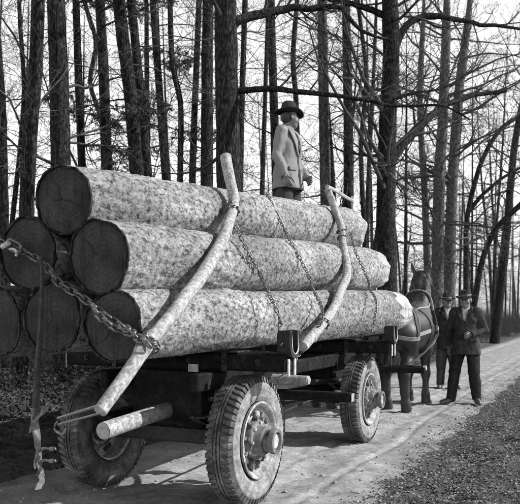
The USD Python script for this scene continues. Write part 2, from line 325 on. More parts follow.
def road_z(T, Vv):
    P = (O + T[..., None] * U + Vv[..., None] * V)
    n1 = meshkit.fbm(P * 1.3, 3, 11) - .5; n2 = meshkit.fbm(P * 9, 3, 12) - .5; n3 = meshkit.fbm(P * 34, 2, 13) - .5
    w = .12 * (meshkit.fbm(np.stack([T * .35, 0 * T, 0 * T], -1), 2, 14) - .5)
    rut = np.exp(-((Vv - .72 - w) / .16) ** 2) + np.exp(-((Vv + .72 - w) / .16) ** 2)
    crease = np.exp(-((Vv - .98 - 1.6 * w) / .035) ** 2) + .6 * np.exp(-((Vv - .42 - w) / .03) ** 2)
    ribs = .5 * np.sin(T * 2 * np.pi / .09 + np.sin(Vv * 30) * 1.0) * np.exp(-((Vv - .72 - w) / .09) ** 2)
    edge = ss(1.15, 1.75, np.abs(Vv) + .5 * n1)
    dents = 0
    dr = np.random.default_rng(66)
    for _ in range(170):     # hoof and boot prints
        a, b, q = dr.uniform(-2.5, 11), dr.uniform(-1.2, 1.3), dr.uniform(.012, .030)
        dents = dents + q * np.exp(-((T - a) / .075) ** 2 - ((Vv - b) / .055) ** 2)
    return .012 - dents - .020 * rut - .020 * crease + .03 * n1 + .026 * n2 + .012 * n3 + .008 * ribs - .10 * edge
def road_pt(T, Vv):
    return np.stack([O[0] + T * U[0] + (Vv + road_bend(T)) * V[0], O[1] + T * U[1] + (Vv + road_bend(T)) * V[1], road_z(T, Vv)], -1)
rt = sgrid((-8, -2.2, 60), (-2.2, 6, 300), (6, 14, 160), (14, 40, 160), (40, 120, 80))
rv = sgrid((-1.9, 1.9, 120))
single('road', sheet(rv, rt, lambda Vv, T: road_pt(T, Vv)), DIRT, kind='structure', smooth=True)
def surf(x, y):
    t, v = vt((x, y, 0)); z = ground_pt(x, y)
    if abs(v) < 1.9: z = max(z, float(road_z(np.array([t]), np.array([v]))[0]))
    return z

# ------------------------------------------------------------------ trees
class Sticks:
    def __init__(s): s.rows = {}
    def add(s, p, r, sides): s.rows.setdefault((len(p), sides), []).append((p, r))
    def mesh(s):
        out = []
        for (k, sides), rows in s.rows.items():
            p = np.array([x[0] for x in rows]); r = np.array([x[1] for x in rows]); n = len(rows)
            t = nrm(np.gradient(p, axis=1)); mt = nrm(p[:, -1] - p[:, 0])
            ref = np.where(np.abs(mt[:, 2:]) < .8, [[0, 0, 1.0]], [[1.0, .1, 0]])[:, None]
            a = nrm(np.cross(t, ref)); b = np.cross(t, a); th = np.arange(sides) * 2 * np.pi / sides
            v = p[:, :, None] + r[:, :, None, None] * (np.cos(th)[:, None] * a[:, :, None] + np.sin(th)[:, None] * b[:, :, None])
            i, j = np.meshgrid(np.arange(k - 1), np.arange(sides), indexing='ij')
            q = np.stack([i * sides + j, i * sides + (j + 1) % sides, (i + 1) * sides + (j + 1) % sides, (i + 1) * sides + j], -1).reshape(-1, 4)
            q = (q[None] + (np.arange(n) * k * sides)[:, None, None]).reshape(-1, 4)
            out.append((v.reshape(-1, 3), np.vstack([q[:, [0, 1, 2]], q[:, [0, 2, 3]]])))
        return cat(*out) if out else None

def grow(rng, C, p, d, L, r, lev, maxlev, up=.04, wig=.16, nch=(6, 5, 4), rmin=.0035):
    k = (8, 7, 6, 5)[min(lev, 3)]; sides = (6, 4, 3, 3)[min(lev, 3)]
    pts = [np.array(p, float)]; d = nrm(d); ds = []
    for _ in range(k - 1):
        d = nrm(d + rng.normal(0, wig, 3) + np.array([0, 0, up])); ds.append(d); pts.append(pts[-1] + d * L / (k - 1))
    pts = np.array(pts); rad = np.maximum(r * (1 - .75 * np.linspace(0, 1, k)), rmin); C.add(pts, rad, sides)
    if lev >= maxlev: return
    n = max(1, int(round(nch[lev] * rng.uniform(.7, 1.3))))
    for s in np.sort(rng.uniform(.18, 1.0, n)):
        x = s * (k - 1); i = min(int(x), k - 2); q = pts[i] + (pts[i + 1] - pts[i]) * (x - i)
        side = nrm(np.cross(ds[i], rng.normal(0, 1, 3))); ang = rng.uniform(.5, 1.1)
        grow(rng, C, q, ds[i] * math.cos(ang) + side * math.sin(ang), L * rng.uniform(.35, .62) * (1.15 - .5 * s), max(rad[i] * .6, rmin), lev + 1, maxlev, up, wig * 1.15, nch, rmin)

def trunk_mesh(path, radii, seed, sides=14, n=60, rough=.05, knots=0):
    p = spline(path, n); r = np.interp(np.linspace(0, 1, n), np.linspace(0, 1, len(radii)), radii)
    v, f = tube(p, r, sides, cap=False)
    c = np.repeat(p, sides, 0); off = v - c
    bump = meshkit.fbm(np.c_[v[:, 0] * 9, v[:, 1] * 9, v[:, 2] * 2.2], 3, seed) - .5
    k = 1 + rough * 4 * bump
    kr = np.random.default_rng(seed + 9)
    for _ in range(knots):
        q = v[kr.integers(len(v))]; k = k + kr.uniform(.15, .4) * np.exp(-(np.linalg.norm(v - q, axis=1) / (r.mean() * kr.uniform(.45, .8))) ** 2)
    return c + off * k[:, None], f

def spray_mesh(rng, pts, n, size):
    """conifer sprays hung on a branch: narrow drooping blades"""
    vs, fs = [], []
    for k in range(n):
        s = rng.uniform(.15, 1.0); x = s * (len(pts) - 1); i = min(int(x), len(pts) - 2); q = pts[i] + (pts[i + 1] - pts[i]) * (x - i)
        d = nrm(nrm(pts[i + 1] - pts[i]) * .6 + rng.normal(0, .6, 3) + np.array([0, 0, -.45])); w = nrm(np.cross(d, rng.normal(0, 1, 3)))
        L = size * rng.uniform(.5, 1.2); b = L * .10; m = len(vs) * 4
        vs.append([q, q + d * L * .5 + w * b, q + d * L, q + d * L * .5 - w * b]); fs += [[m, m + 1, m + 2], [m, m + 2, m + 3]]
    return np.array(vs).reshape(-1, 3), np.array(fs)

def tree(name, label, path, radii, seed, mat=BARK_DARK, limbs=10, z0=3.0, llen=(1.5, 3.2), extra=(), maxlev=2, group=None, boughs=0, nch=(6, 5, 4), lr=.16, sides=14, rough=.05, up=.04, cat_='tree', dead=0):
    rng = np.random.default_rng(seed); path = np.asarray(path, float)
    p = spline(path, 60); base = p[0].copy()
    T = Thing(name, label, cat_, base, group)
    T.part('trunk', trunk_mesh(path, radii, seed, sides, rough=rough), mat, smooth=True)
    C = Sticks(); rr = np.interp(np.linspace(0, 1, 60), np.linspace(0, 1, len(radii)), radii)
    ok = np.nonzero(p[:, 2] > z0)[0]; okd = np.nonzero((p[:, 2] > z0 * .55) & (p[:, 2] < z0 + 5))[0]
    for q in range(dead):      # thin dry side branches, nearly level
        i = int(rng.choice(okd)); az = rng.uniform(0, 2 * np.pi); el = rng.uniform(-.3, .25)
        grow(rng, C, p[i], [math.cos(az) * math.cos(el), math.sin(az) * math.cos(el), math.sin(el)], rng.uniform(.7, 2.0), rng.uniform(.006, .011), 1, 3, .0, .13, nch, .003)
    for q in range(limbs):
        i = int(rng.choice(ok)); az = rng.uniform(0, 2 * np.pi); el = rng.uniform(-.15, .75)
        d = np.array([math.cos(az) * math.cos(el), math.sin(az) * math.cos(el), math.sin(el)])
        grow(rng, C, p[i], d, rng.uniform(*llen), max(rr[i] * lr * rng.uniform(.6, 1.3), .009), 0, maxlev, up, nch=nch)
    for pts, r0, r1 in extra:
        e = spline(pts, 16); er = np.linspace(r0, r1, 16); e2 = spline(e + rng.normal(0, .025, e.shape) * np.linspace(0, 1, 16)[:, None], 40)
        T.part('limb', trunk_mesh(e2, [r0, r1], seed + 40, 10, 60, rough), mat, smooth=True)
        for q in range(9):
            i = rng.integers(3, 15); side = nrm(np.cross(nrm(e[i] - e[i - 1]), rng.normal(0, 1, 3)))
            grow(rng, C, e[i], nrm(e[i] - e[i - 1]) * .6 + side * .8, rng.uniform(.6, 1.5) * min(1.4, np.linalg.norm(e[-1] - e[0]) * .35), er[i] * .4, 1, 3, up)
    m = C.mesh()
    if m is not None: T.part('branches', m, mat if maxlev < 2 else TWIG, smooth=True, kind='stuff')
    if boughs:
        ms = []
        for q in range(boughs):
            i = int(rng.choice(ok)); az = rng.uniform(0, 2 * np.pi); L = rng.uniform(.9, 2.2)
            b = [p[i]]; d = np.array([math.cos(az), math.sin(az), .1])
            for _ in range(6): d = nrm(d + np.array([0, 0, -.07]) + rng.normal(0, .06, 3)); b.append(b[-1] + d * L / 6)
            b = np.array(b); ms.append(tube(b, np.linspace(.02, .005, 7), 4)); lat = nrm(np.cross(d, Z))
            for k in range(14):
                x = (.15 + .8 * k / 14) * 6; i2 = int(x); q0 = b[i2] + (b[i2 + 1] - b[i2]) * (x - i2); l2 = L * .42 * (1.05 - .75 * k / 14) * rng.uniform(.6, 1.2)
                dd = nrm(nrm(b[i2 + 1] - b[i2]) * .6 + lat * (1 if k % 2 else -1) + rng.normal(0, .15, 3)); tw = np.array([q0, q0 + dd * l2 * .5 + [0, 0, -.05 * l2], q0 + dd * l2 + [0, 0, -.3 * l2]])
                ms.append(spray_mesh(rng, tw, int(50 + 70 * l2), .085))
            ms.append(spray_mesh(rng, b, 90, .09))
        T.part('needles', cat(*ms), NEEDLE, smooth=False, kind='stuff')
    return T

def px_tree(pts, y, width, taper=.75, top=16.0):
    """trunk axis through image points at distance y, continued to the ground and up to height top; width = trunk width in photo pixels"""
    pts = [at(px, py, y) for px, py in pts]
    pts.sort(key=lambda q: q[2])
    d0 = nrm(pts[1] - pts[0]); g = pts[0] + d0 * ((ground_pt(pts[0][0], pts[0][1]) - .15 - pts[0][2]) / max(d0[2], .3))
    g[2] = ground_pt(g[0], g[1]) - .15
    d1 = nrm(pts[-1] - pts[-2]); d1 = nrm(d1 + np.array([0, 0, .8])); e = pts[-1] + d1 * max(1.0, (top - pts[-1][2]) / max(d1[2], .3))
    r = width / F * y / 2
    return [g] + pts + [e], [r * 1.35] + [r * 1.08] + list(np.linspace(r, r * taper, len(pts))) + [r * .3]

def hero(label, pts, y, width, seed, name='bare_tree', top=15.0, **kw):
    kw.setdefault('dead', 9 if seed not in (4, 20, 21, 22, 23, 24, 25) else 4)
    if kw.get('boughs'): kw['boughs'] = int(kw['boughs'] * 1.3)
    if seed in (4, 20, 21, 22, 23, 24, 25): kw.update(maxlev=3, nch=(5, 4, 3), lr=.24, llen=(1.8, 5.0)); kw['limbs'] = int(kw['limbs'] * 1.5)
    p, r = px_tree(pts, y, width, top=top)
    ex = [([at(a, b, y + dy) for a, b, dy in pl], r0, r1) for pl, r0, r1 in kw.pop('ex', ())]
    return tree(name, label, p, r, seed, extra=ex, **kw)

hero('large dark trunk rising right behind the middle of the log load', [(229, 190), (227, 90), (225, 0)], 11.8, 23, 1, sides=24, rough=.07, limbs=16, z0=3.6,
     ex=[([(234, 92, 0), (262, 89, -.2), (300, 92, -.4), (345, 97, -.5), (395, 106, -.6), (438, 108, -.7), (470, 118, -.9)], .055, .012),
         ([(234, 22, 0), (262, 14, .2), (300, 8, .3), (336, 8, .3), (358, 28, .3), (388, 40, .4)], .085, .02)])
hero('straight dark trunk close beside the left of the large trunk', [(207, 185), (207, 90), (208, 0)], 14.5, 12, 2, limbs=10, rough=.06)
hero('slim leaning stem just right of the large trunk', [(240, 190), (242, 100), (245, 0)], 14, 6, 3, limbs=9)
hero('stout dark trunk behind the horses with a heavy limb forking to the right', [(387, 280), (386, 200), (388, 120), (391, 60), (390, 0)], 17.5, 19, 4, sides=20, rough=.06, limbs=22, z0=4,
     ex=[([(391, 162, 0), (405, 142, .2), (428, 119, .6), (448, 104, 1), (474, 96, 1.4), (505, 92, 1.6)], .13, .05),
         ([(393, 58, 0), (400, 36, 0), (414, 20, .1), (436, 16, .2), (470, 22, .3), (525, 30, .4)], .11, .03),
         ([(388, 18, 0), (366, 8, 0), (340, 2, 0), (310, -4, 0)], .09, .03)])
hero('pale furrowed trunk left of the topmost log with lit bark', [(61, 172), (59, 80), (56, 0)], 13.5, 19, 5, sides=20, limbs=12, rough=.06)
hero('leaning trunk at the far left that bends above the rear logs', [(26, 225), (29, 150), (36, 60), (38, 0)], 12.5, 14, 6, sides=18, limbs=12)
hero('thin upright stem between the pale trunk and the topmost log', [(82, 170), (79, 90), (76, 0)], 16, 8, 7, limbs=8, boughs=10, name='spruce_tree', z0=4.5)
hero('slender crooked sapling above the butt of the topmost log', [(106, 172), (101, 120), (90, 80), (96, 45), (84, 0)], 17, 5, 8, limbs=9)
hero('thick dark trunk behind the rear half of the topmost log', [(137, 176), (131, 100), (122, 30), (119, 0)], 15, 14, 9, sides=18, limbs=10, boughs=12, z0=4.6, name='spruce_tree')
hero('narrower trunk touching the thick dark trunk on its right', [(148, 180), (141, 100), (133, 20), (131, 0)], 16, 10, 10, limbs=8)
hero('thin dark stem leaning left above the middle of the topmost log', [(166, 184), (160, 100), (153, 0)], 18, 8, 11, limbs=9, boughs=10, z0=5, name='spruce_tree')
hero('thin stem with branches in front of the straight dark trunk', [(180, 186), (181, 110), (172, 60), (170, 0)], 14.5, 6, 12, limbs=10)
hero('slender stem close left of the straight dark trunk', [(192, 188), (195, 100), (199, 0)], 19, 7, 13, limbs=9, boughs=8, z0=5.5, name='spruce_tree')
hero('grey trunk behind the shoulder of the man on the logs', [(277, 200), (274, 110), (271, 0)], 19, 9, 14, mat=BARK_MID, limbs=12)
hero('thin stem left of the man standing on the logs', [(262, 195), (265, 100), (268, 0)], 22, 5, 15, limbs=9)
hero('forked thin stem above the hat of the man on the logs', [(298, 196), (296, 100), (293, 60), (297, 0)], 21, 6, 16, limbs=12)
hero('straight trunk right of the man standing on the logs', [(326, 205), (324, 110), (322, 0)], 18, 11, 17, mat=BARK_PALE, limbs=14)
hero('straight trunk above the axe at the front of the load', [(349, 215), (348, 110), (346, 0)], 20, 10, 18, mat=BARK_MID, limbs=14)
hero('wavy thin stem between the axe and the stout forked trunk', [(364, 225), (361, 150), (366, 80), (358, 0)], 23, 5, 19, limbs=12)
hero('pale grey trunk left one of the pair above the horse', [(437, 290), (439, 190), (444, 95), (447, 0)], 27, 12, 20, mat=BARK_PALE, limbs=20, z0=4)
hero('pale grey trunk right one of the pair above the horse', [(449, 292), (452, 190), (458, 100), (470, 0)], 29, 11, 21, mat=BARK_PALE, limbs=20, z0=4)
hero('dark trunk behind the hats of the two men leaning right over the road', [(474, 305), (482, 262), (494, 232), (520, 205), (560, 165)], 25, 6, 22, limbs=24, z0=3, top=9, llen=(1.5, 4))
hero('curved tree arching right above the two men', [(466, 300), (466, 235), (477, 175), (500, 130), (535, 105)], 31, 5.5, 23, limbs=24, z0=4, top=12, llen=(2, 5),
     ex=[([(470, 210, 0), (490, 188, 0), (520, 168, 0), (560, 150, 0)], .10, .03)])
hero('thin upright stem close behind the back man', [(428, 285), (425, 200), (420, 100), (424, 0)], 33, 7, 24, mat=BARK_PALE, limbs=18, z0=5, llen=(2, 5))
hero('leaning slim trunk at the right edge of the wood', [(498, 312), (506, 240), (514, 150), (530, 60)], 36, 8, 25, limbs=20, z0=4, llen=(2, 5))
hero('slim dark trunk at the left edge of the picture', [(4, 215), (2, 120), (-6, 0)], 17, 9, 26, limbs=12)
hero('thin bowed stem left of the leaning trunk', [(14, 205), (20, 150), (24, 90), (20, 20)], 19, 5, 27, limbs=9)

# repeated trees deeper in the wood: six kinds, each built once and then referenced
rng = np.random.default_rng(77)
kinds = []
for k in range(6):
    h = rng.uniform(12, 17); lean = rng.normal(0, .5, 2)
    path = [np.array([0, 0, -.3]), np.array([lean[0] * .2, lean[1] * .2, h * .3]), np.array([lean[0] * .7, lean[1] * .7, h * .65]), np.array([lean[0], lean[1], h])]
    kinds.append((path, [.105, .085, .055, .015], 300 + k))
spots = []
tries = 0
while len(spots) < 38 and tries < 20000:
    tries += 1
    y = rng.uniform(19, 80) if rng.random() < .75 else rng.uniform(15, 35); x = rng.uniform(-.48, .46) * y
    t, v = vt((x, y, 0))
    if v - float(road_bend(np.array(t))) > -2.4: continue
    if any(math.hypot(x - a, y - b) < 1.2 for a, b in spots): continue
    spots.append((x, y))
tries = 0
while len(spots) < 72 and tries < 20000:      # farther trees where the road runs off to the right
    tries += 1
    y = rng.uniform(42, 120); x = rng.uniform(.20, .47) * y; t, v = vt((x, y, 0))
    if v - float(road_bend(np.array(t))) > -2.2 or any(math.hypot(x - a, y - b) < 1.0 for a, b in spots): continue
    spots.append((x, y))
first = {}
GROUP_TREES = 'slim bare trees deeper in the wood'
LAB = 'slim bare grey tree in the crowd deeper in the wood behind the wagon'
for i, (x, y) in enumerate(spots):
    k = i % 6; z = ground_pt(x, y); rz = float(rng.uniform(0, 360)); s = float(rng.uniform(.75, 1.25)); w = s * float(rng.uniform(.8, 1.2))
    if k not in first:
        path, rad, seed = kinds[k]
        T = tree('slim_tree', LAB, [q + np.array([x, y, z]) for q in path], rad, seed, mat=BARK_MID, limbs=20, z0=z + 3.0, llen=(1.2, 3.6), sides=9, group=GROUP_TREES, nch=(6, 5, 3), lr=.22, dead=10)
        first[k] = T.path
    else:
        copy_of(first[k], 'slim_tree', LAB, 'tree', (x, y, z - .3), rz, (w, w, s), GROUP_TREES)

# brush of thin stems under the trees: one mass
def shrub(seed):
    rng = np.random.default_rng(seed); C = Sticks()
    for _ in range(16):
        az = rng.uniform(0, 2 * np.pi); p = np.array([rng.normal(0, .25), rng.normal(0, .25), -.1])
        grow(rng, C, p, [.35 * math.cos(az), .35 * math.sin(az), 1], rng.uniform(.8, 2.2), .011, 1, 3, .02, .2, (6, 5, 4), .003)
    return C.mesh()
pi = UsdGeom.PointInstancer.Define(stage, '/World/undergrowth'); tag(pi.GetPrim(), 'thin bare brush growing under the trees beside the road', 'undergrowth', None, 'stuff')
for k in range(4):
    usdkit.mesh(stage, f'/World/undergrowth/shrub_{k:03d}' if k else '/World/undergrowth/shrub', shrub(500 + k), TWIG, smooth=True)
pi.CreatePrototypesRel().SetTargets([f'/World/undergrowth/shrub_{k:03d}' if k else '/World/undergrowth/shrub' for k in range(4)])
pos, ori, scl, ids = [], [], [], []
for q in range(1700):
    y = rng.uniform(13, 60) if q < 900 else rng.uniform(35, 130); x = (rng.uniform(-.46, .50) if q < 900 else rng.uniform(.15, .52)) * y; t, v = vt((x, y, 0)); vb = v - float(road_bend(np.array(t)))
    if vb > -1.9 or (rng.random() > .45 and vb < -6): continue
    pos.append((x, y, ground_pt(x, y))); a = rng.uniform(0, np.pi); ori.append(Gf.Quath(float(math.cos(a)), 0, 0, float(math.sin(a)))); s = float(rng.uniform(.5, 1.1)); scl.append((s, s, s)); ids.append(int(rng.integers(4)))
pi.CreatePositionsAttr(Vt.Vec3fArray([Gf.Vec3f(*map(float, p)) for p in pos])); pi.CreateOrientationsAttr(Vt.QuathArray(ori)); pi.CreateScalesAttr(Vt.Vec3fArray([Gf.Vec3f(*s) for s in scl])); pi.CreateProtoIndicesAttr(Vt.IntArray(ids))

# fallen leaves, grit, dark creeping leaves
def scatter_leaves(rng, pts, size, tilt=.5, lift=.006):
    n = len(pts); az = rng.uniform(0, 2 * np.pi, n); L = size * rng.uniform(.5, 1.4, n)
    d = np.stack([np.cos(az), np.sin(az), rng.normal(0, tilt, n)], 1); d = nrm(d); w = nrm(np.cross(np.stack([rng.normal(0, tilt, n), rng.normal(0, tilt, n), np.ones(n)], 1), d)); up = np.cross(d, w)
    p = np.asarray(pts) + np.array([0, 0, lift]); L = L[:, None]
    a, b = p - d * L * .5, p + d * L * .5
    l, r = p + w * L * .32 + up * L * rng.uniform(-.1, .3, n)[:, None], p - w * L * .32 + up * L * rng.uniform(-.1, .3, n)[:, None]
    v = np.stack([a, l, b, r], 1).reshape(-1, 3); i = np.arange(n)[:, None] * 4
    return v, np.vstack([i + [0, 1, 2], i + [0, 2, 3]])
def drop(t, v):
    P = O + t[:, None] * U + (v + road_bend(t))[:, None] * V
    z = np.maximum(ground_z(P[:, 0], P[:, 1]), np.where(np.abs(v) < 1.9, road_z(t, np.clip(v, -1.9, 1.9)), -9)); return np.c_[P[:, :2], z]
rng = np.random.default_rng(5)
n = 80000; t = -2.5 + 20 * rng.random(n) ** 1.5; v = 1.25 + np.abs(rng.normal(0, 1, n)) * 1.5 + rng.random(n) * .5
single('leaf_litter', scatter_leaves(rng, drop(t, v), .027), LEAF, 'dead leaves strewn along the right verge of the road', 'leaf litter', kind='stuff', smooth=False)
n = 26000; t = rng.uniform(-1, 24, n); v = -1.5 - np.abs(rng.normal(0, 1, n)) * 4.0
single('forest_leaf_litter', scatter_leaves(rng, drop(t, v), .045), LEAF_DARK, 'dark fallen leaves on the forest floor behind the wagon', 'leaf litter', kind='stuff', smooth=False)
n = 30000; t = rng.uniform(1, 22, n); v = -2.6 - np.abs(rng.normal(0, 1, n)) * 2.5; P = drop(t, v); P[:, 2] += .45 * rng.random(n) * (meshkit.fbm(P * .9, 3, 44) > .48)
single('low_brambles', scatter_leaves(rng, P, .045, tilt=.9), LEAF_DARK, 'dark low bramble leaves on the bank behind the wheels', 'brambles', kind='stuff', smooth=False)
n = 1500; t = -2.3 + 14 * rng.random(n) ** 1.4; v = np.where(rng.random(n) < .35, rng.uniform(-1.4, 1.3, n), 1.2 + np.abs(rng.normal(0, .5, n))); P = drop(t, v)
ico = trimesh.creation.icosphere(subdivisions=0)
vs = ico.vertices[None] * (1 + .35 * (rng.random((n, 12, 1)) - .5)) * (np.array([.009, .008, .006])[None] * np.exp(np.clip(rng.normal(0, .5, (n, 1, 1)), -1, .8))).reshape(n, 1, 3) + (P + [0, 0, .003])[:, None]
single('grit', (vs.reshape(-1, 3), (ico.faces[None] + np.arange(n)[:, None, None] * 12).reshape(-1, 3)), STONE, 'small stones and clods on the road edge', 'grit', kind='stuff', smooth=True)
#MORE
# ------------------------------------------------------------------ the timber wagon
AX_R, AX_F = 0.0, 2.80
wagon = Thing('timber_wagon', 'four-wheeled timber wagon on truck tyres loaded with six logs', 'wagon', O)

def tyre_mesh(c, out):
    """c: wheel centre in the middle of the tyre; out: unit vector to the outer side"""
    R, w = .47, .105
    half = [(-.062, .268), (-.082, .285), (-.100, .335), (-.105, .385), (-.098, .430), (-.086, .452), (-.055, .462), (-.02, .464)]
    prof = half + [(-a, r) for a, r in half[::-1]]
    prof = [(a, r) for a, r in prof]
    body = revolve(prof, c, out, 72)
    # tread: shoulder lugs on both sides and zigzag bars between
    N = 58; parts = [body]
    a = nrm(np.cross(out, Z)); b = np.cross(a, out)
    for i in range(N):
        for sgn in (-1, 1):
            th0 = 2 * np.pi * (i + (.5 if sgn > 0 else 0)) / N; dth = 2 * np.pi / N
            def P(ax, r, th): return c + out * ax + r * (math.cos(th) * a + math.sin(th) * b)
            t1, t2 = th0 - dth * .28, th0 + dth * .28; t3, t4 = t1 + dth * .35, t2 + dth * .35
            q = [P(sgn * .107, .425, t1), P(sgn * .107, .425, t2), P(sgn * .092, .468, t2), P(sgn * .092, .468, t1),
                 P(sgn * .030, .474, t3), P(sgn * .030, .474, t4), P(sgn * .030, .455, t4), P(sgn * .030, .455, t3)]
            h = trimesh.convex.convex_hull(np.array(q)); parts.append(h)
    ring = [(-.022, .455), (-.022, .472), (-.006, .474), (-.004, .462), (.004, .462), (.006, .474), (.022, .472), (.022, .455)]
    parts.append(revolve(ring, c, out, 72))
    return cat(*parts)

for ax in (AX_R, AX_F):
    for sg in (1, -1):
        out = V * sg; c = W(ax, sg * .65, .47)
        wp = numbered(wagon.path, 'wheel'); UsdGeom.Xform.Define(stage, wp)
        v, f = tyre_mesh(c, out)
        low = v[:, 2] < .03; 
        wagon.part('tyre', (v, f), RUBBER, wp, smooth=28)
        wagon.part('sidewall', revolve([(.0615, .270), (.085, .287), (.098, .318), (.1015, .322), (.1015, .328), (.1035, .335), (.107, .366), (.1105, .370), (.1105, .378), (.108, .382), (.1055, .405), (.1085, .410), (.1015, .424)], c, out, 72), SIDEWALL, wp, smooth=True)
        wagon.part('rim', revolve([(.105, .262), (.112, .272), (.108, .283), (.090, .280), (.070, .262), (.055, .245), (.045, .225), (.060, .222), (.085, .250), (.105, .262)], c, out, 64), RIM, wp, smooth=30)
        holes = [(.045, .240), (.050, .225), (.060, .205), (.066, .180), (.052, .150), (.046, .120)]
        wagon.part('wheel_disc', cat(revolve(holes, c, out, 64), revolve([(-.07, .262), (-.06, .245), (.03, .24), (.045, .24)], c, out, 48)), RIM, wp, smooth=30)
        # clamp lugs and nuts round the rim
        ms = []
        a = nrm(np.cross(out, Z)); b = np.cross(a, out)
        for i in range(10):
            th = 2 * np.pi * (i + .3) / 10; rd = math.cos(th) * a + math.sin(th) * b; tg = np.cross(out, rd)
            ms.append(obox(c + out * .072 + rd * .192, .016, .024, .012, out, rd, tg, .004)); ms.append(revolve([(.06, 0), (.06, .016), (.098, .015), (.098, 0)], c + rd * .165, out, 6))
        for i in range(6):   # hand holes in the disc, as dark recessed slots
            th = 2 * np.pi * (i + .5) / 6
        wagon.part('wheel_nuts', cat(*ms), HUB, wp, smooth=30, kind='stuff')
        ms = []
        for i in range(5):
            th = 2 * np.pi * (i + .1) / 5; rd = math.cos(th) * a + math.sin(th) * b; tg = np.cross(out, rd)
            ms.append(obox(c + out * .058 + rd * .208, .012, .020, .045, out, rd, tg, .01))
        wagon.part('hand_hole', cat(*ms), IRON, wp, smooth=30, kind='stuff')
        wagon.part('hub', revolve([(.03, .155), (.085, .150), (.100, .140), (.105, .118), (.150, .105), (.160, .098), (.165, .082), (.205, .076), (.206, .092), (.225, .094), (.245, .090), (.246, .068), (.225, .062), (.222, 0.0)], c, out, 48), HUB, wp, smooth=30)
        ms = []
        for i in range(8):
            th = 2 * np.pi * i / 8; rd = math.cos(th) * a + math.sin(th) * b
            ms.append(revolve([(.09, 0), (.10, .012), (.118, .011), (.118, 0)], c + rd * .13, out, 6))
        wagon.part('hub_cap', cat(revolve([(.222, .0), (.232, .02), (.232, .05), (.222, .058)], c, out, 24), *ms), WORN, wp, smooth=30)

for ax, nm in ((AX_R, 'r'), (AX_F, 'f')):
    wagon.part('axle', beam(W(ax, -.56, .47), W(ax, .56, .47), .11, .12), IRON)
    wagon.part('axle_block', obox(W(ax, 0, .755), .09, .33, .222, ch=.02), TIMBER)
    wagon.part('bolster', beam(W(ax, -1.0, 1.045), W(ax, 1.0, 1.045), .17, .135, .015), TIMBER)
    for sg in (-1, 1):
        for k in range(5):     # leaf spring pack
            hl = .42 - .075 * k
            wagon.part('spring_leaf', tube([W(ax + x * hl, sg * .43, .560 + .021 * k + .11 * (1 - (x * hl / .42) ** 2) * -1 + .11) for x in np.linspace(-1, 1, 9)], .03, 4, flat=(1, .32), ref=tuple(Z)), IRON)
        # iron stake pocket: a fork open at the top, with two straps down the face
        k = 12; out_, in_ = [], []
        th = np.linspace(np.pi, 2 * np.pi, k)
        U_out = [(-.085, .12)] + [(.085 * math.cos(x), .02 + .085 * math.sin(x)) for x in th] + [(.085, .12)]
        U_in = [(-.058, .12)] + [(.058 * math.cos(x), .03 + .062 * math.sin(x)) for x in th] + [(.058, .12)]
        vs, fs = [], []
        for (a1, b1), (a2, b2) in zip(U_out, U_in):
            for vv in (sg * .93, sg * 1.035):
                vs.append(W(ax + a1, vv, 1.14 + b1)); vs.append(W(ax + a2, vv, 1.14 + b2))
        n = len(U_out)
        for i in range(n - 1):
            q = lambda j, kx: i * 4 + j * 4 + kx
            fs += [[q(0, 0), q(1, 0), q(1, 2), q(0, 2)], [q(0, 1), q(0, 3), q(1, 3), q(1, 1)], [q(0, 0), q(0, 1), q(1, 1), q(1, 0)], [q(0, 2), q(1, 2), q(1, 3), q(0, 3)]]
        fs += [[0, 2, 3, 1], [(n - 1) * 4, (n - 1) * 4 + 1, (n - 1) * 4 + 3, (n - 1) * 4 + 2]]
        if sg < 0: fs = [x[::-1] for x in fs]
        pk = wagon.part('stake_pocket', (np.array(vs), np.array(fs)), IRON, smooth=20)
        wagon.part('fork_lip', cat(tube([W(ax + a, sg * 1.036, 1.14 + b) for a, b in U_in], .006, 5)), WORN, pk)
        for dt in (-.055, .055):
            wagon.part('strap', obox(W(ax + dt, sg * 1.008, 1.012), .016, .006, .062, ch=.003), WORN, pk)
            wagon.part('prong', obox(W(ax + dt * 1.25, sg * .985, 1.215), .020, .05, .062, ch=.005), IRON, pk)
    for vv in (-.78, -.5, -.2, .2, .5, .78):
        wagon.part('bolt', cat(revolve([(0, .0), (0, .026), (.006, .026), (.006, .014), (.020, .013), (.020, 0)], W(ax - .085, vv, 1.045), -U, 8)), IRON)
        if abs(vv) == .5: wagon.part('iron_band', obox(W(ax, vv, 1.045), .091, .022, .0735, ch=.004), IRON)
    # stake keeper under the bolster
    wagon.part('bolster_plate', obox(W(ax, 0, 1.1165), .10, .62, .006, ch=.002), IRON)
for sg in (-1, 1):
    wagon.part('side_rail', beam(W(-.35, sg * .40, .90), W(3.25, sg * .40, .90), .08, .13, .012), TIMBER)
    wagon.part('brake_rod', tube([W(.25, sg * .30, .42), W(2.6, sg * .30, .52)], .012, 8), IRON)
    wagon.part('brake_block', obox(W(.56, sg * .64, .52), .04, .06, .12, ch=.02), TIMBER)
    wagon.part('brace', tube([W(.05, sg * .45, .52), W(.9, sg * .40, .86)], .018, 8), IRON)
wagon.part('reach_pole', trunk_mesh([on_v(103, 431, -.02), W(.1, 0, .66), W(1.6, 0, .67), W(3.0, 0, .62)], [.060, .062, .06, .055], 61, 18, 90, .02, knots=5), POLE)
p0, p1 = on_v(103, 431, -.02), W(.1, 0, .66)
wagon.part('pole_end', revolve([(.0, .0), (.004, .03), (.002, .055), (-.006, .0612)], p0, -nrm(p1 - p0), 20), POLE_END)
wagon.part('cross_beam', beam(W(1.9, -.84, .585), W(1.9, .84, .585), .10, .09, .012), TIMBER)
wagon.part('cross_beam_end', beam(W(1.9, .8405, .585), W(1.9, .8465, .585), .09, .08, .003), POLE)
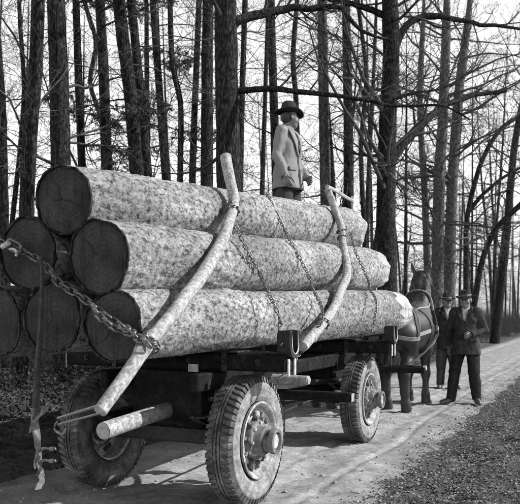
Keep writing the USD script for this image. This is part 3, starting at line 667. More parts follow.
wagon.part('spare_pole', trunk_mesh([W(.92, -.7, .80), W(.92, 0, .82), W(.92, .70, .83), W(.92, .765, .832)], [.055, .058, .056, .04], 62, 16, 60, .02, knots=4), POLE)
wagon.part('spare_pole_end', revolve([(0, .041), (.012, .034), (.018, 0)], W(.92, .765, .832), V, 16), POLE)
wagon.part('turntable', revolve([(-.03, 0), (-.03, .36), (.0, .37), (.03, .36), (.03, 0)], W(AX_F, 0, .66), Z, 40), IRON)
wagon.part('drawbar', beam(W(2.8, 0, .60), W(7.0, -.02, .72), .09, .10, .012), TIMBER)
wagon.part('splinter_bar', beam(W(4.62, -.95, .66), W(4.62, .95, .66), .06, .08, .01), TIMBER)
for sg in (-1, 1):
    c = np.array(W(4.80, sg * .64, .68))
    sb = wagon.part('swingletree', tube(spline([c - V * .27, c, c + V * .27], 9), [.020, .026, .031, .034, .036, .034, .031, .026, .022], 10), TIMBER)
    for s2 in (-1, 1): wagon.part('iron_ferrule', revolve([(-.02, .028), (-.02, .032), (.02, .032), (.02, .0)], c + V * .27 * s2, V * s2, 12), WORN, sb)
    wagon.part('link_iron', tube([W(4.64, sg * .64, .67), W(4.78, sg * .64, .68)], .013, 8), IRON, sb)
wagon.part('tool_box', obox(W(.62, .10, .88), .22, .30, .10, ch=.01), TIMBER)
wagon.part('axle_plate', obox(W(-.093, .24, .99), .004, .045, .030, ch=.002), WORN)

# ------------------------------------------------------------------ the logs
def log(name_label, rear, front, r0, r1, seed, bulge=.26, bow=(0, 0), hi=True):
    rear, front = np.asarray(rear, float), np.asarray(front, float)
    d = nrm(front - rear); L = np.linalg.norm(front - rear)
    side = nrm(np.cross(d, Z)); up = np.cross(side, d)
    T = Thing('log', name_label, 'log', rear, 'logs stacked on the wagon')
    ns, nt = (330, 150) if hi else (90, 60)
    s = np.linspace(0, 1, ns); th = np.linspace(0, 2 * np.pi, nt, endpoint=False)
    S, TH = np.meshgrid(s, th, indexing='ij')
    bowv = np.sin(S * np.pi)[..., None] * (bow[0] * side + bow[1] * up)
    rad = r0 + (r1 - r0) * S
    circ = np.cos(TH)[..., None] * side + np.sin(TH)[..., None] * up
    P = rear + S[..., None] * (front - rear) + bowv
    Q = P + rad[..., None] * circ
    low = meshkit.fbm(np.stack([S * L * 1.1, np.cos(TH) * 1.3, np.sin(TH) * 1.3], -1) + seed * 7.3, 3, seed) - .5
    mid = meshkit.fbm(np.stack([S * L * 9, np.cos(TH) * 4.2, np.sin(TH) * 4.2], -1) + seed, 4, seed + 1) - .5
    fine = np.maximum(0, meshkit.fbm(np.stack([S * L * 26, np.cos(TH) * 8, np.sin(TH) * 8], -1), 3, seed + 2) - .42)
    nrng = np.random.default_rng(seed); knots = 0
    for _ in range(9):
        ks, kt = nrng.uniform(.05, .95), nrng.uniform(0, 2 * np.pi)
        dd = ((S - ks) * L / .09) ** 2 + (np.angle(np.exp(1j * (TH - kt))) * r0 / .07) ** 2
        knots = knots + .014 * np.exp(-dd)
    disp = .050 * low + .012 * mid + .022 * fine * (.5 + low) + knots
    Q = Q + disp[..., None] * circ
    jag = meshkit.fbm(np.stack([0 * TH, np.cos(TH) * 3.5, np.sin(TH) * 3.5], -1), 4, seed + 30) - .5
    Q = Q - d * (np.clip((S - .93) / .07, 0, 1) * (jag * .55 + .05))[..., None]      # ragged edge where the bark stops
    i, j = np.meshgrid(np.arange(ns - 1), np.arange(nt), indexing='ij')
    q = np.stack([i * nt + j, i * nt + (j + 1) % nt, (i + 1) * nt + (j + 1) % nt, (i + 1) * nt + j], -1).reshape(-1, 4)[:, ::-1]
    T.part('bark', (Q.reshape(-1, 3), q), LOG_BARK, smooth=True)
    # sawn rear end, a little dished, with its ring of bark
    k = 10; ring = Q[0]; c0 = ring.mean(0)
    fr = np.linspace(1, 0, k)[:, None, None]
    E = c0 + fr * (ring - c0)[None]
    nz = meshkit.fbm(E * 14, 3, seed + 5) - .5
    E = E + d * (.004 + .007 * nz[..., None] * (fr < .98))
    i, j = np.meshgrid(np.arange(k - 1), np.arange(nt), indexing='ij')
    q = np.stack([i * nt + j, i * nt + (j + 1) % nt, (i + 1) * nt + (j + 1) % nt, (i + 1) * nt + j], -1).reshape(-1, 4)
    ax = d; en, el = {}, []
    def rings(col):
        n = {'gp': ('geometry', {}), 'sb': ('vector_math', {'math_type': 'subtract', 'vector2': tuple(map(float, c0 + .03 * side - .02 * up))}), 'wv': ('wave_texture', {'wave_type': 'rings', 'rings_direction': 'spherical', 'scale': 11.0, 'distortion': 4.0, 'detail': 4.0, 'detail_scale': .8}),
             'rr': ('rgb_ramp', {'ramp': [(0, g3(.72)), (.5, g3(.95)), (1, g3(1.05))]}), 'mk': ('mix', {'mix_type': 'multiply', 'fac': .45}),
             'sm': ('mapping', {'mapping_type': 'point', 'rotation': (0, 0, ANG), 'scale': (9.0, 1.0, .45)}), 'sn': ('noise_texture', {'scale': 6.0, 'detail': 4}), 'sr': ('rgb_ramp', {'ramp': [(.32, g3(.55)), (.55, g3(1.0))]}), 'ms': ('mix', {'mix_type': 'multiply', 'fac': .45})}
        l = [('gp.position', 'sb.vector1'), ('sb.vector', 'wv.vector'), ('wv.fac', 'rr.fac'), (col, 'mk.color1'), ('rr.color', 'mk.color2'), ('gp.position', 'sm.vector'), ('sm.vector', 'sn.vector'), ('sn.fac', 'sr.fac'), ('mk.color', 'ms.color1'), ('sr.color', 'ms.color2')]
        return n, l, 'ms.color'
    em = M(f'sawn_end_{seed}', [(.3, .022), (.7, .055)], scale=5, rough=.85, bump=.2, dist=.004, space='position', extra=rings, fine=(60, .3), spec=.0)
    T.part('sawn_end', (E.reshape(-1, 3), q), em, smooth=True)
    rw = .945 + .03 * (meshkit.fbm(np.stack([np.cos(th) * 6, np.sin(th) * 6, 0 * th], -1), 3, seed + 12) - .5)
    BE = np.stack([c0 + (ring - c0) * 1.004 + d * .004, c0 + (ring - c0) * 1.0 - d * .010, c0 + (ring - c0) * rw[:, None] - d * .010, c0 + (ring - c0) * (rw[:, None] - .004) + d * .006])
    i, j = np.meshgrid(np.arange(3), np.arange(nt), indexing='ij')
    T.part('bark_edge', (BE.reshape(-1, 3), np.stack([i * nt + j, i * nt + (j + 1) % nt, (i + 1) * nt + (j + 1) % nt, (i + 1) * nt + j], -1).reshape(-1, 4)), BARK_DARK, smooth=30)
    # drying cracks from the heart
    for a in (nrng.uniform(0, 2 * np.pi) + np.array([0, 2.4, 3.3])[: (1, 2, 1, 3, 1, 2)[seed % 6]]):
        w = np.cos(a) * side + np.sin(a) * up
        ln = nrng.uniform(.45, .9); ph = nrng.uniform(0, 6); cr = [c0 + w * r0 * x + np.cross(d, w) * .006 * math.sin(11 * x + ph) - d * .001 for x in np.linspace(.02, ln, 9)]
        T.part('crack', tube(cr, [.001, .0022, .0026, .0026, .0022, .002, .0015, .001, .0005], 4), IRON)
    # rounded axe-cut butt in front
    pr = [(0, 1.0), (.012, .985), (bulge * .25, .965), (bulge * .45, .93), (bulge * .62, .87), (bulge * .78, .75), (bulge * .90, .55), (bulge * .97, .28), (bulge, .0)]
    ring = Q[-1]; c1 = ring.mean(0); k = len(pr)
    B = np.stack([c1 + d * a + (ring - c1) * b for a, b in pr]); fac = meshkit.fbm(B * 7, 2, seed + 8) - .5
    st = ((ring - ring.mean(0)) @ d)[None, :] * np.linspace(0, -1, k)[:, None]; B = B + d * st[..., None]
    B[1:-1] += (fac[..., None] * .05 * (B - c1) )[1:-1]
    i, j = np.meshgrid(np.arange(k - 1), np.arange(nt), indexing='ij')
    q = np.stack([i * nt + j, i * nt + (j + 1) % nt, (i + 1) * nt + (j + 1) % nt, (i + 1) * nt + j], -1).reshape(-1, 4)[:, ::-1]
    T.part('axe_cut_butt', (B.reshape(-1, 3), q), BUTT, smooth=40)
    return T
LT = -1.34
def rear_pt(px, py, t=LT): return on_t(px, py, t)
lA = (on_t(64, 200, LT), W(4.10, .05, 2.515)); lB = (on_t(99, 257, LT), W(4.00, .30, 1.98)); lC = (on_t(113, 327, LT), W(4.00, .555, 1.432))
lD = (on_t(28, 253.5, LT), W(4.3, -.28, 1.95)); lE = (on_t(52, 317, LT), W(4.4, .0, 1.43)); lF = (on_t(-6, 322, LT), W(4.3, -.56, 1.42))
log('topmost log of the load, with a dark sawn end above the others', lA[0], lA[1], .215, .262, 21, .3)
log('upper right log, directly under the topmost log', lB[0], lB[1], .218, .275, 22, .72)
log('lowest right log, nearest the near wheels', lC[0], lC[1], .205, .268, 23, .95)
log('upper left log with the chain hook on its dark end', lD[0], lD[1], .228, .262, 24, .2, hi=False)
log('lowest middle log, its dark end crossed by the chain', lE[0], lE[1], .224, .255, 25, .2, hi=False)
log('lowest left log, cut off by the left edge of the picture', lF[0], lF[1], .232, .262, 26, .2, hi=False)

# ------------------------------------------------------------------ binding poles, axe, chains
def pole_thing(name, label, pts, radii, seed, catg='pole', n=70, rough=.022):
    pts = np.asarray(pts, float); T = Thing(name, label, catg, pts[-1])
    p = spline(pts, n); wob = (meshkit.fbm(np.c_[np.linspace(0, 9, n), np.full(n, seed), np.zeros(n)], 2, seed) - .5)
    p = p + wob[:, None] * .018 * V
    T.part('shaft', trunk_mesh(p, np.array(radii) * .80, seed, 18, n * 3, rough, knots=14), POLE, smooth=True)
    for e, nb, r in ((0, 1, radii[0] * .8), (-1, -2, radii[-1] * .8)):
        d = nrm(p[e] - p[nb])
        T.part('cut_end', revolve([(-.004, r * 1.0), (.003, r * .93), (.008, r * .5), (.009, 0)], p[e], d, 18), POLE_END if e == -1 else POLE, smooth=20)
    return T, p
P1, path1 = pole_thing('binding_pole', 'long bent peeled pole lashed across the rear of the load, its cut lower end hanging', [on_v(226, 156, .26), on_v(229, 176, .31), on_v(234, 198, .37), on_v(228, 226, .52), on_v(207, 266, .68), on_v(178, 308, .78), on_v(147, 345, .80), on_v(122, 381, .79), on_v(101, 411, .78)], [.058, .052, .050, .054, .058, .055, .050, .048, .045], 71)
P2, path2 = pole_thing('binding_pole', 'shorter bent pole lashed across the front of the load, beside the axe', [on_v(328, 189, .24), on_v(334, 207, .30), on_v(341, 228, .42), on_v(346, 262, .60), on_v(338, 298, .78), on_v(322, 325, .88), on_v(302, 347, .92)], [.050, .052, .056, .056, .056, .054, .050], 72)
# iron rod tied to the hanging end of the rear pole
e = path1[-1]
tp = Thing('iron_rod', 'pair of thin iron rods tied to the lower end of the rear binding pole', 'iron rod', e)
q = on_t(58, 421, vt(e)[0] + .12)
tp.part('rod', tube([e + [0, 0, .03], q + [0, 0, .015]], .008, 8), CHAIN); tp.part('rod', tube([e + [0, 0, -.01], q + [0, 0, -.018]], .006, 8), CHAIN)
tp.part('hook', tube(spline([q, q + [-.02, 0, -.04], q + [.02, 0, -.07], q + [.04, 0, -.04]], 10), .006, 6), CHAIN)

T = Thing('axe', 'axe with a pale handle stuck in the front of the topmost log', 'axe', on_v(353, 203, .06))
h0, h1 = on_v(327, 187, .30), on_v(353, 201, .06); hd = nrm(h1 - h0)
T.part('handle', tube(spline([h0, h0 * .7 + h1 * .3 + Z * .012, h0 * .35 + h1 * .65, h1 + hd * .04], 14), np.r_[.023, .020, np.full(10, .019), .022, .022], 8, flat=(1, 1.25)), BUTT)
bl = nrm(-Z + .15 * hd); sd = nrm(np.cross(hd, bl))
hv = [h1 + hd * a + bl * b + sd * c for a, b, c in ((-.035, -.06, .022), (.035, -.06, .022), (-.035, -.06, -.022), (.035, -.06, -.022), (-.03, .02, .02), (.03, .02, .02), (-.03, .02, -.02), (.03, .02, -.02), (-.075, .19, .003), (.075, .19, .003), (-.075, .19, -.003), (.075, .19, -.003))]
T.part('axe_head', trimesh.convex.convex_hull(np.array(hv)), WORN, smooth=20)

def link_mesh(c, d, n, ln, wd, r, k=16):
    """one oval chain link, long axis d, lying in the plane with normal n"""
    d = nrm(d); n = nrm(n - d * (n @ d)); s = np.cross(n, d); hl = ln / 2 - wd / 2
    th = np.linspace(0, 2 * np.pi, k, endpoint=False)
    pts = np.array([c + d * (math.cos(a) * wd / 2 + (hl if math.cos(a) > 0 else -hl)) + s * math.sin(a) * wd / 2 for a in th])
    t = nrm(np.roll(pts, -1, 0) - np.roll(pts, 1, 0)); a1 = np.cross(t, n); m = 5; ph = np.arange(m) * 2 * np.pi / m
    v = pts[:, None] + r * (np.cos(ph)[None, :, None] * a1[:, None] + np.sin(ph)[None, :, None] * n)
    i, j = np.meshgrid(np.arange(k), np.arange(m), indexing='ij')
    q = np.stack([i * m + j, ((i + 1) % k) * m + j, ((i + 1) % k) * m + (j + 1) % m, i * m + (j + 1) % m], -1).reshape(-1, 4)
    return v.reshape(-1, 3), q
def chain(label, pts, ln=.052, wd=.027, r=.0046, each=False, name='chain', T=None, twist=0.0, group=None):
    pts = np.asarray(pts, float); L = np.linalg.norm(np.diff(spline(pts, 80), axis=0), axis=1).sum()
    n = max(2, int(L / (ln * .74))); p = spline(pts, n + 1)
    T = T or Thing(name, label, 'chain', p[0], group); ms = []
    for i in range(n):
        d = nrm(p[i + 1] - p[i]); ref = np.cross(d, Z) if abs(d[2]) < .95 else U
        ref = nrm(ref); oth = np.cross(d, ref); a = (np.pi / 4 + (np.pi / 2 if i % 2 else 0)) + twist * i
        m = link_mesh((p[i] + p[i + 1]) / 2, d, ref * math.cos(a) + oth * math.sin(a), ln, wd, r)
        if each: T.part('link', m, CHAIN, smooth=True)
        else: ms.append(m)
    if ms: T.part('links', cat(*ms), CHAIN, smooth=True, kind='stuff')
    return T
# tight chain over the rear ends, from the left edge to the rear binding pole
RT = LT - .05
ca = [on_t(px, py, RT) for px, py in ((-14, 233), (5, 243), (22, 251), (42, 262), (60, 284), (82, 297), (101, 312), (122, 326))] + [on_v(140, 339, .80), on_v(150, 346, .87)]
K1 = chain('heavy chain stretched over the dark log ends to the rear binding pole', ca, .078, .040, .0075, each=True, name='binding_chain')
i0 = int(np.argmin(np.linalg.norm(path1 - on_v(148, 343, .80), axis=1))); dd = nrm(path1[i0 + 2] - path1[i0 - 2]); n1 = nrm(np.cross(dd, V)); n2 = np.cross(dd, n1)
wr = [path1[i0] + .054 * (math.cos(a) * n1 + math.sin(a) * n2) + dd * (.014 * a / np.pi - .02) for a in np.linspace(0, 3 * np.pi, 26)]
chain('', wr, .062, .034, .007, each=True, T=K1)
chain('loose chain end hanging just under the tight chain at the rear', [on_t(92, 306, RT - .03), on_t(106, 322, RT - .03), on_t(120, 330, RT - .02), on_t(133, 334, RT - .04)], .074, .038, .0072, each=True, name='loose_chain')
hk = Thing('chain_hook', 'worn shackle and hook on the end of the upper left log', 'hook', on_t(12, 246, RT))
hk.part('shackle', link_mesh(on_t(14, 246, RT - .03), on_t(24, 252, RT) - on_t(4, 240, RT), -U, .12, .06, .011, 20), CHAIN, smooth=True)
hk.part('pin', tube([on_t(2, 247, RT - .05), on_t(9, 243, RT - .05)], .017, 10), WORN)
hk.part('hook_tongue', tube(spline([on_t(10, 249, RT - .05), on_t(17, 253, RT - .06), on_t(16, 256, RT - .06)], 8), .009, 8), WORN)
rp = Thing('hanging_rope', 'dark rope hanging at the left rear with a pale rag tied in its end', 'rope', on_t(38, 489, RT - .1))
rpts = [on_t(px, py, RT - d) for px, py, d in ((41, 258, .02), (42, 290, .05), (40, 335, .06), (37, 375, .08), (36, 408, .1), (38, 440, .1), (41, 470, .1), (38, 488, .1))]
rp.part('cord', tube(spline(rpts[:6], 40), np.r_[np.linspace(.011, .015, 16), np.linspace(.016, .021, 16), np.linspace(.020, .010, 8)], 8), ROPE)
rng = np.random.default_rng(8)
def ribbon(pts, widths, seed, amp=.03):
    p = spline(pts, 34); w = np.interp(np.linspace(0, 1, 34), np.linspace(0, 1, len(widths)), widths); v = []
    for j, x in enumerate(np.linspace(-1, 1, 7)):
        nz = meshkit.fbm(np.c_[np.linspace(0, 3.2, 34), np.full(34, x * 1.2), np.full(34, seed)], 3, seed) - .5
        v.append(p + V * (w * x)[:, None] * (1 + .5 * nz[:, None]) - U * (amp * 2.2 * nz + .012 * math.cos(3 * x))[:, None])
    v = np.stack(v, 1); n, m = v.shape[:2]; i, j = np.meshgrid(np.arange(n - 1), np.arange(m - 1), indexing='ij')
    q = np.stack([i * m + j, i * m + j + 1, (i + 1) * m + j + 1, (i + 1) * m + j], -1).reshape(-1, 4)
    a = v.reshape(-1, 3); return cat((a, q), (a - U * .004, q[:, ::-1]))
rp.part('rag', ribbon([on_t(px, py, RT - .12) for px, py in ((37, 408), (34, 425), (36, 440), (37, 455), (38, 468))], [.040, .020, .030, .022, .018], 3), RAG)
rp.part('rag', ribbon([on_t(px, py, RT - .13) for px, py in ((46, 406), (41, 412), (35, 420), (32, 432))], [.022, .030, .016, .006], 5), RAG)
rp.part('rag', ribbon([on_t(px, py, RT - .12) for px, py in ((38, 464), (41, 475), (39, 489))], [.012, .006, .007], 6), RAG)
for py in (449, 461):
    tg = [on_t(41, py + 2, RT - .1), on_t(45, py - 1, RT - .11), on_t(50, py, RT - .1), on_t(55, py - 1, RT - .1), on_t(56, py + 1, RT - .1)]
    rp.part('toggle', tube(spline(tg, 14), [.004, .006, .009, .010, .008, .006, .006, .008, .012, .013, .011, .008, .006, .003], 8), CHAIN)
# chains round the load
chain('chain hanging from the rear binding pole down the side to the rear stake pocket', [on_v(236, 226, .56), on_v(247, 250, .61), on_v(258, 270, .60), on_v(271, 298, .81), on_v(280, 322, .855), on_v(281, 345, .98)], name='load_chain')
chain('chain crossing the middle of the load down to the front binding pole', [on_v(266, 193, .10), on_v(272, 204, .26), on_v(283, 226, .36), on_v(291, 242, .50), on_v(306, 270, .66), on_v(314, 290, .70), on_v(322, 308, .85), on_v(320, 326, .93)], name='load_chain')
chain('chain hanging in a slack bow at the front of the right logs', [on_v(350, 232, .52), on_v(354, 246, .62), on_v(362, 266, .66), on_v(369, 284, .66), on_v(376, 302, .90), on_v(375, 318, .93), on_v(370, 334, .90)], name='load_chain')
chain('thin chain slanting from the front binding pole down behind the near rear wheel', [on_v(312, 340, .93), on_v(300, 354, .90), on_v(287, 370, .86), on_v(276, 384, .80)], .034, .02, .0035, name='thin_chain')
wr = [path2[int(.17 * len(path2))] + .052 * (math.cos(a) * U + math.sin(a) * V) + (path2[14] - path2[10]) * (a / 14) for a in np.linspace(0, 4 * np.pi, 30)]
chain('chain wound round the top of the front binding pole', wr, .05, .028, .0055, name='lashing_chain')
i0 = int(.82 * len(path2)); dd = nrm(path2[i0 + 3] - path2[i0 - 3]); n1 = nrm(np.cross(dd, V)); n2 = np.cross(dd, n1)
wr = [path2[i0] + .052 * (math.cos(a) * n1 + math.sin(a) * n2) + dd * (a / 60 - .12) for a in np.linspace(0, 3 * np.pi, 22)]
chain('chain wound round the lower end of the front binding pole', wr, .05, .028, .0055, name='lashing_chain')
i0 = int(.19 * len(path1)); dd = nrm(path1[i0 + 3] - path1[i0 - 3]); n1 = nrm(np.cross(dd, V)); n2 = np.cross(dd, n1)
wr = [path1[i0] + .050 * (math.cos(a) * n1 + math.sin(a) * n2) + dd * (a / 70 - .06) for a in np.linspace(0, 3 * np.pi, 24)]
chain('chain wound round the top of the rear binding pole', wr, .05, .028, .0055, name='lashing_chain')
#MORE
# ------------------------------------------------------------------ horses
def frame_map(base, fwd):
    fwd = nrm(np.array([fwd[0], fwd[1], 0.0])); left = np.cross(Z, fwd)
    return lambda p: np.asarray(base) + np.asarray(p)[..., 0:1] * fwd + np.asarray(p)[..., 1:2] * left + np.asarray(p)[..., 2:3] * Z

def horse(label, base, fwd, seed, turn=0.0, detail=True):
    T = Thing('draft_horse', label, 'horse', base); mp = frame_map(base, fwd)
    st = [(0.0, -1, .00), (.0, 1, .22)]
    pr = [((.02, .0, 1.24), (.40, .30, .33)), ((.0, -.13, 1.22), (.30, .17, .30)), ((.0, .13, 1.22), (.30, .17, .30)),
          ((.15, 0, 1.19), (.95, 0, 1.16), .30, .33), ((1.18, 0, 1.16), (.28, .27, .33)), ((.95, 0, 1.40), (1.18, 0, 1.47), .17, .13), ((.05, 0, 1.42), (.6, 0, 1.40), .15, .15),
          ((1.20, 0, 1.32), (1.58, .02 + turn * .3, 1.80), .25, .155, {'k': .10}), ((1.58, .02 + turn * .3, 1.80), (1.74, turn * .6, 1.98), .155, .12)]
    hd = np.array([1.74, turn * .6, 2.0]); mz = hd + np.array([.40, turn * .8, -.42])
    pr += [(tuple(hd), tuple(hd + (mz - hd) * .5), .125, .10), (tuple(hd + (mz - hd) * .35), tuple(mz), .095, .068), (tuple(hd + np.array([.10, 0, -.17])), (.11, .075, .13))]
    for s in (-1, 1):
        e = hd + np.array([-.02, s * .085, .09]); pr.append((tuple(e), tuple(e + np.array([.02, s * .055, .10])), .042, .036, {'k': .02})); pr.append((tuple(e + np.array([.02, s * .055, .10])), tuple(e + np.array([.03, s * .085, .20])), .036, .008, {'k': .01}))
        o = .0 if s < 0 else .16; f = .0 if s < 0 else .14
        pr += [((-.06 + o * .2, s * .17, 1.12), (.10 + o * .5, s * .17, .86), .19, .12), ((.10 + o * .5, s * .17, .86), (-.13 + o, s * .16, .56), .112, .074), ((-.15 + o, s * .16, .58), (-.10 + o, s * .16, .30), .085, .066),
               ((-.10 + o, s * .16, .30), (-.06 + o, s * .16, .15), .049, .060), ((-.06 + o, s * .16, .15), (-.01 + o, s * .16, .05), .064, .080)]
        pr += [((1.16, s * .15, 1.12), (1.08, s * .17, .88), .17, .11), ((1.10, s * .16, .90), (1.17 + f, s * .15, .50), .095, .060), ((1.17 + f, s * .15, .50), (1.17 + f, s * .15, .46), .068, .062),
               ((1.17 + f, s * .15, .46), (1.16 + f, s * .15, .16), .048, .052), ((1.16 + f, s * .15, .16), (1.19 + f, s * .15, .05), .058, .077)]
    sd = lambda P: blend(P, pr, .055)
    h = .022
    v, f = snet(sd, (-.55, -.5, -.01), (2.3, .55 + max(0, turn), 2.36), h)
    v = v + 0.022 * (meshkit.fbm(v * 4.5, 3, seed)[:, None] - .5) * nrm(v - np.array([.6, 0, 1.2]))
    T.part('body', (mp(v), f), COAT, smooth=True)
    for s in (-1, 1):
        o = .0 if s < 0 else .16; ff = .0 if s < 0 else .14
        for x in (.02 + o, 1.22 + ff):
            T.part('hoof', revolve([(0.0, 0), (.0, .092), (.045, .080), (.072, .050), (.09, 0)], mp(np.array([x, s * (.16 if x < .5 else .15), 0.0])), Z, 18), HOOF, smooth=30)
    r2 = np.random.default_rng(seed); ms = []
    for q in range(120):
        a, b = r2.normal(0, .022), r2.normal(0, .03); x = r2.uniform(.35, .8)
        ms.append(tube(mp(spline([(-.34, a * .3, 1.42), (-.43, a, 1.28), (-.46 + b, a * 1.8, 1.42 - x * .5), (-.42 + b * 2, a * 1.9, 1.42 - x)], 8)), [.014, .016, .015, .014, .013, .011, .008, .003], 4, cap=False))
    T.part('tail', cat(*ms), MANE, smooth=True)
    ms = []
    for q in range(140):
        s = r2.random(); c = np.array([1.12 + .58 * s, turn * .55 * s, 1.56 + .52 * s]); sdn = r2.choice([-1, 1], p=[.6, .4])
        ms.append(tube(mp(spline([c, c + [-.02, sdn * .07, .0], c + [-.01, sdn * .15, -.10 - .06 * r2.random()], c + [.02, sdn * (.17 - .05 * s), -.24 - .1 * r2.random()]], 7)), [.014, .014, .013, .012, .010, .007, .003], 4, cap=False))
    T.part('mane', cat(*ms), MANE, smooth=True)
    # harness laid on the body
    def lay(pts, n, eps):
        p = spline(pts, n) if len(pts) < n else np.asarray(pts, float)
        for _ in range(8):
            g = np.stack([(sd(p + e * .01) - sd(p - e * .01)) / .02 for e in np.eye(3)], -1)
            p = p - nrm(g) * (sd(p) - eps)[:, None]
        return p, nrm(g)
    def strap(name, pts, w, mat, n=40, th=.006, ref=None):
        p, g = lay(pts, n, .006); t = nrm(np.gradient(p, axis=0)); b = nrm(np.cross(t, g)); v = np.stack([p + b * w - g * th, p + b * w + g * th, p - b * w + g * th, p - b * w - g * th], 1)
        i, j = np.meshgrid(np.arange(len(p) - 1), np.arange(4), indexing='ij')
        q = np.stack([i * 4 + j, i * 4 + (j + 1) % 4, (i + 1) * 4 + (j + 1) % 4, (i + 1) * 4 + j], -1).reshape(-1, 4)
        return T.part(name, (mp(v.reshape(-1, 3)), q), mat, smooth=30)
    th = np.linspace(0, 2 * np.pi, 49)
    col = np.stack([1.20 + .20 * np.cos(th) , .36 * np.sin(th), 1.30 + .40 * np.cos(th)], 1); p, g = lay(col, 49, .004)
    T.part('collar', tube(mp(p), .034, 10, cap=False), LEATHER, smooth=True)
    p2, _ = lay(col, 49, .036); T.part('hames', tube(mp(p2), .010, 8, cap=False), STRAP, smooth=True)
    for s in (-1, 1): T.part('hame_tip', tube(mp(np.array([[1.40, s * .06, 1.73], [1.40, s * .09, 1.83], [1.38, s * .11, 1.90]])), [.02, .016, .006], 7), IRON)
    strap('breeching', [(.75, -.40, 1.16), (.3, -.42, 1.10), (.0, -.40, 1.06), (-.28, -.28, 1.04), (-.42, 0, 1.05), (-.28, .28, 1.04), (.0, .4, 1.06), (.3, .42, 1.10), (.75, .4, 1.16)], .028, STRAP, 70)
    strap('hip_strap', [(.10, -.40, 1.08), (.12, -.33, 1.3), (.14, -.15, 1.55), (.14, .15, 1.55), (.12, .33, 1.3), (.10, .40, 1.08)], .018, STRAP, 50)
    strap('croup_strap', [(-.15, -.37, 1.06), (-.08, -.3, 1.3), (.0, -.1, 1.56), (.0, .1, 1.56), (-.08, .3, 1.3), (-.15, .37, 1.06)], .014, LEATHER, 50)
    strap('back_strap', [(-.2, 0, 1.54), (.2, 0, 1.58), (.6, 0, 1.56), (1.1, 0, 1.62)], .018, LEATHER, 40)
    strap('girth', [(.82, -.1, .8), (.82, -.36, 1.1), (.82, -.3, 1.4), (.82, 0, 1.55), (.82, .3, 1.4), (.82, .36, 1.1), (.82, .1, .8)], .032, LEATHER, 60)
    for s in (-1, 1):
        tr = spline([(1.32, s * .30, 1.22), (.8, s * .40, 1.05), (.2, s * .40, .90), (-.38, s * .27, .70)], 30)
        T.part('trace', tube(mp(tr), .013, 6), LEATHER)
    strap('rein', [(1.66, -.13 + turn * .4, 1.86), (1.4, -.22, 1.66), (1.15, -.18, 1.52), (.7, -.14, 1.56)], .010, STRAP, 40)
    dr = nrm(mz - hd)
    strap('bridle', [tuple(hd + [.02, -.14, -.02]), tuple(hd + [0, -.10, .09]), tuple(hd + [0, .0, .13]), tuple(hd + [0, .10, .09]), tuple(hd + [.02, .14, -.02])], .014, STRAP, 24)
    for s in (-1, 1):
        strap('cheek_strap', [tuple(hd + [.02, s * .14, -.02]), tuple(hd + dr * .25 + [0, s * .12, 0]), tuple(hd + dr * .48 + [0, s * .10, 0])], .011, STRAP, 16)
        c = hd + np.array([.10, s * .135, -.04]); T.part('blinker', obox(mp(c), .055, .006, .06, mp(np.array([.8, s * .25, -.5])) - mp(np.zeros(3)), mp(np.array([-.25 * s, 1, 0])) - mp(np.zeros(3)), Z, .004), LEATHER)
    return T
horse('dark draft horse in pale harness straps, on the right beside the two men', W(5.22, .40, .0), U * 1 + V * .02, 31, turn=.10)
horse('second dark draft horse, hidden behind the load but for its legs', W(5.10, -.68, .0), U + V * .06, 32, turn=-.05)

# ------------------------------------------------------------------ people
def hand_sdf(wr, d, pn, side, curl=.5, L=.175):
    """wr wrist, d along the hand, pn palm normal (towards the palm), side towards the thumb: bones of palm, four fingers, thumb"""
    d, pn = nrm(d), nrm(pn); sd = nrm(side - d * np.dot(side, d)); bones = []
    lens = (.068, .076, .071, .055)
    for k in range(4):
        off = (.030 - .020 * k); kn = wr + d * (.088 - .004 * abs(k - 1)) + sd * off
        bones.append((tuple(wr + d * .01 + sd * off * .6), tuple(kn), .015, .0125)); p, a = kn, curl * .5
        for j, fr in enumerate((.45, .32, .23)):
            q = p + (d * math.cos(a) + pn * math.sin(a)) * lens[k] * fr; bones.append((tuple(p), tuple(q), .0098 - .001 * j, .0090 - .001 * j, {'k': .004})); p = q; a += curl
    p = wr + d * .025 + sd * .028; q = p + (d * .6 + sd * .7 + pn * .3) * .045; r = q + nrm(d + sd * .15 + pn * .4 * (.4 + curl)) * .034; s = r + nrm(d - sd * .15 + pn * .5 * curl) * .026
    bones += [(tuple(p), tuple(q), .016, .0125), (tuple(q), tuple(r), .0115, .0100, {'k': .004}), (tuple(r), tuple(s), .0098, .0078, {'k': .004})]
    return bones

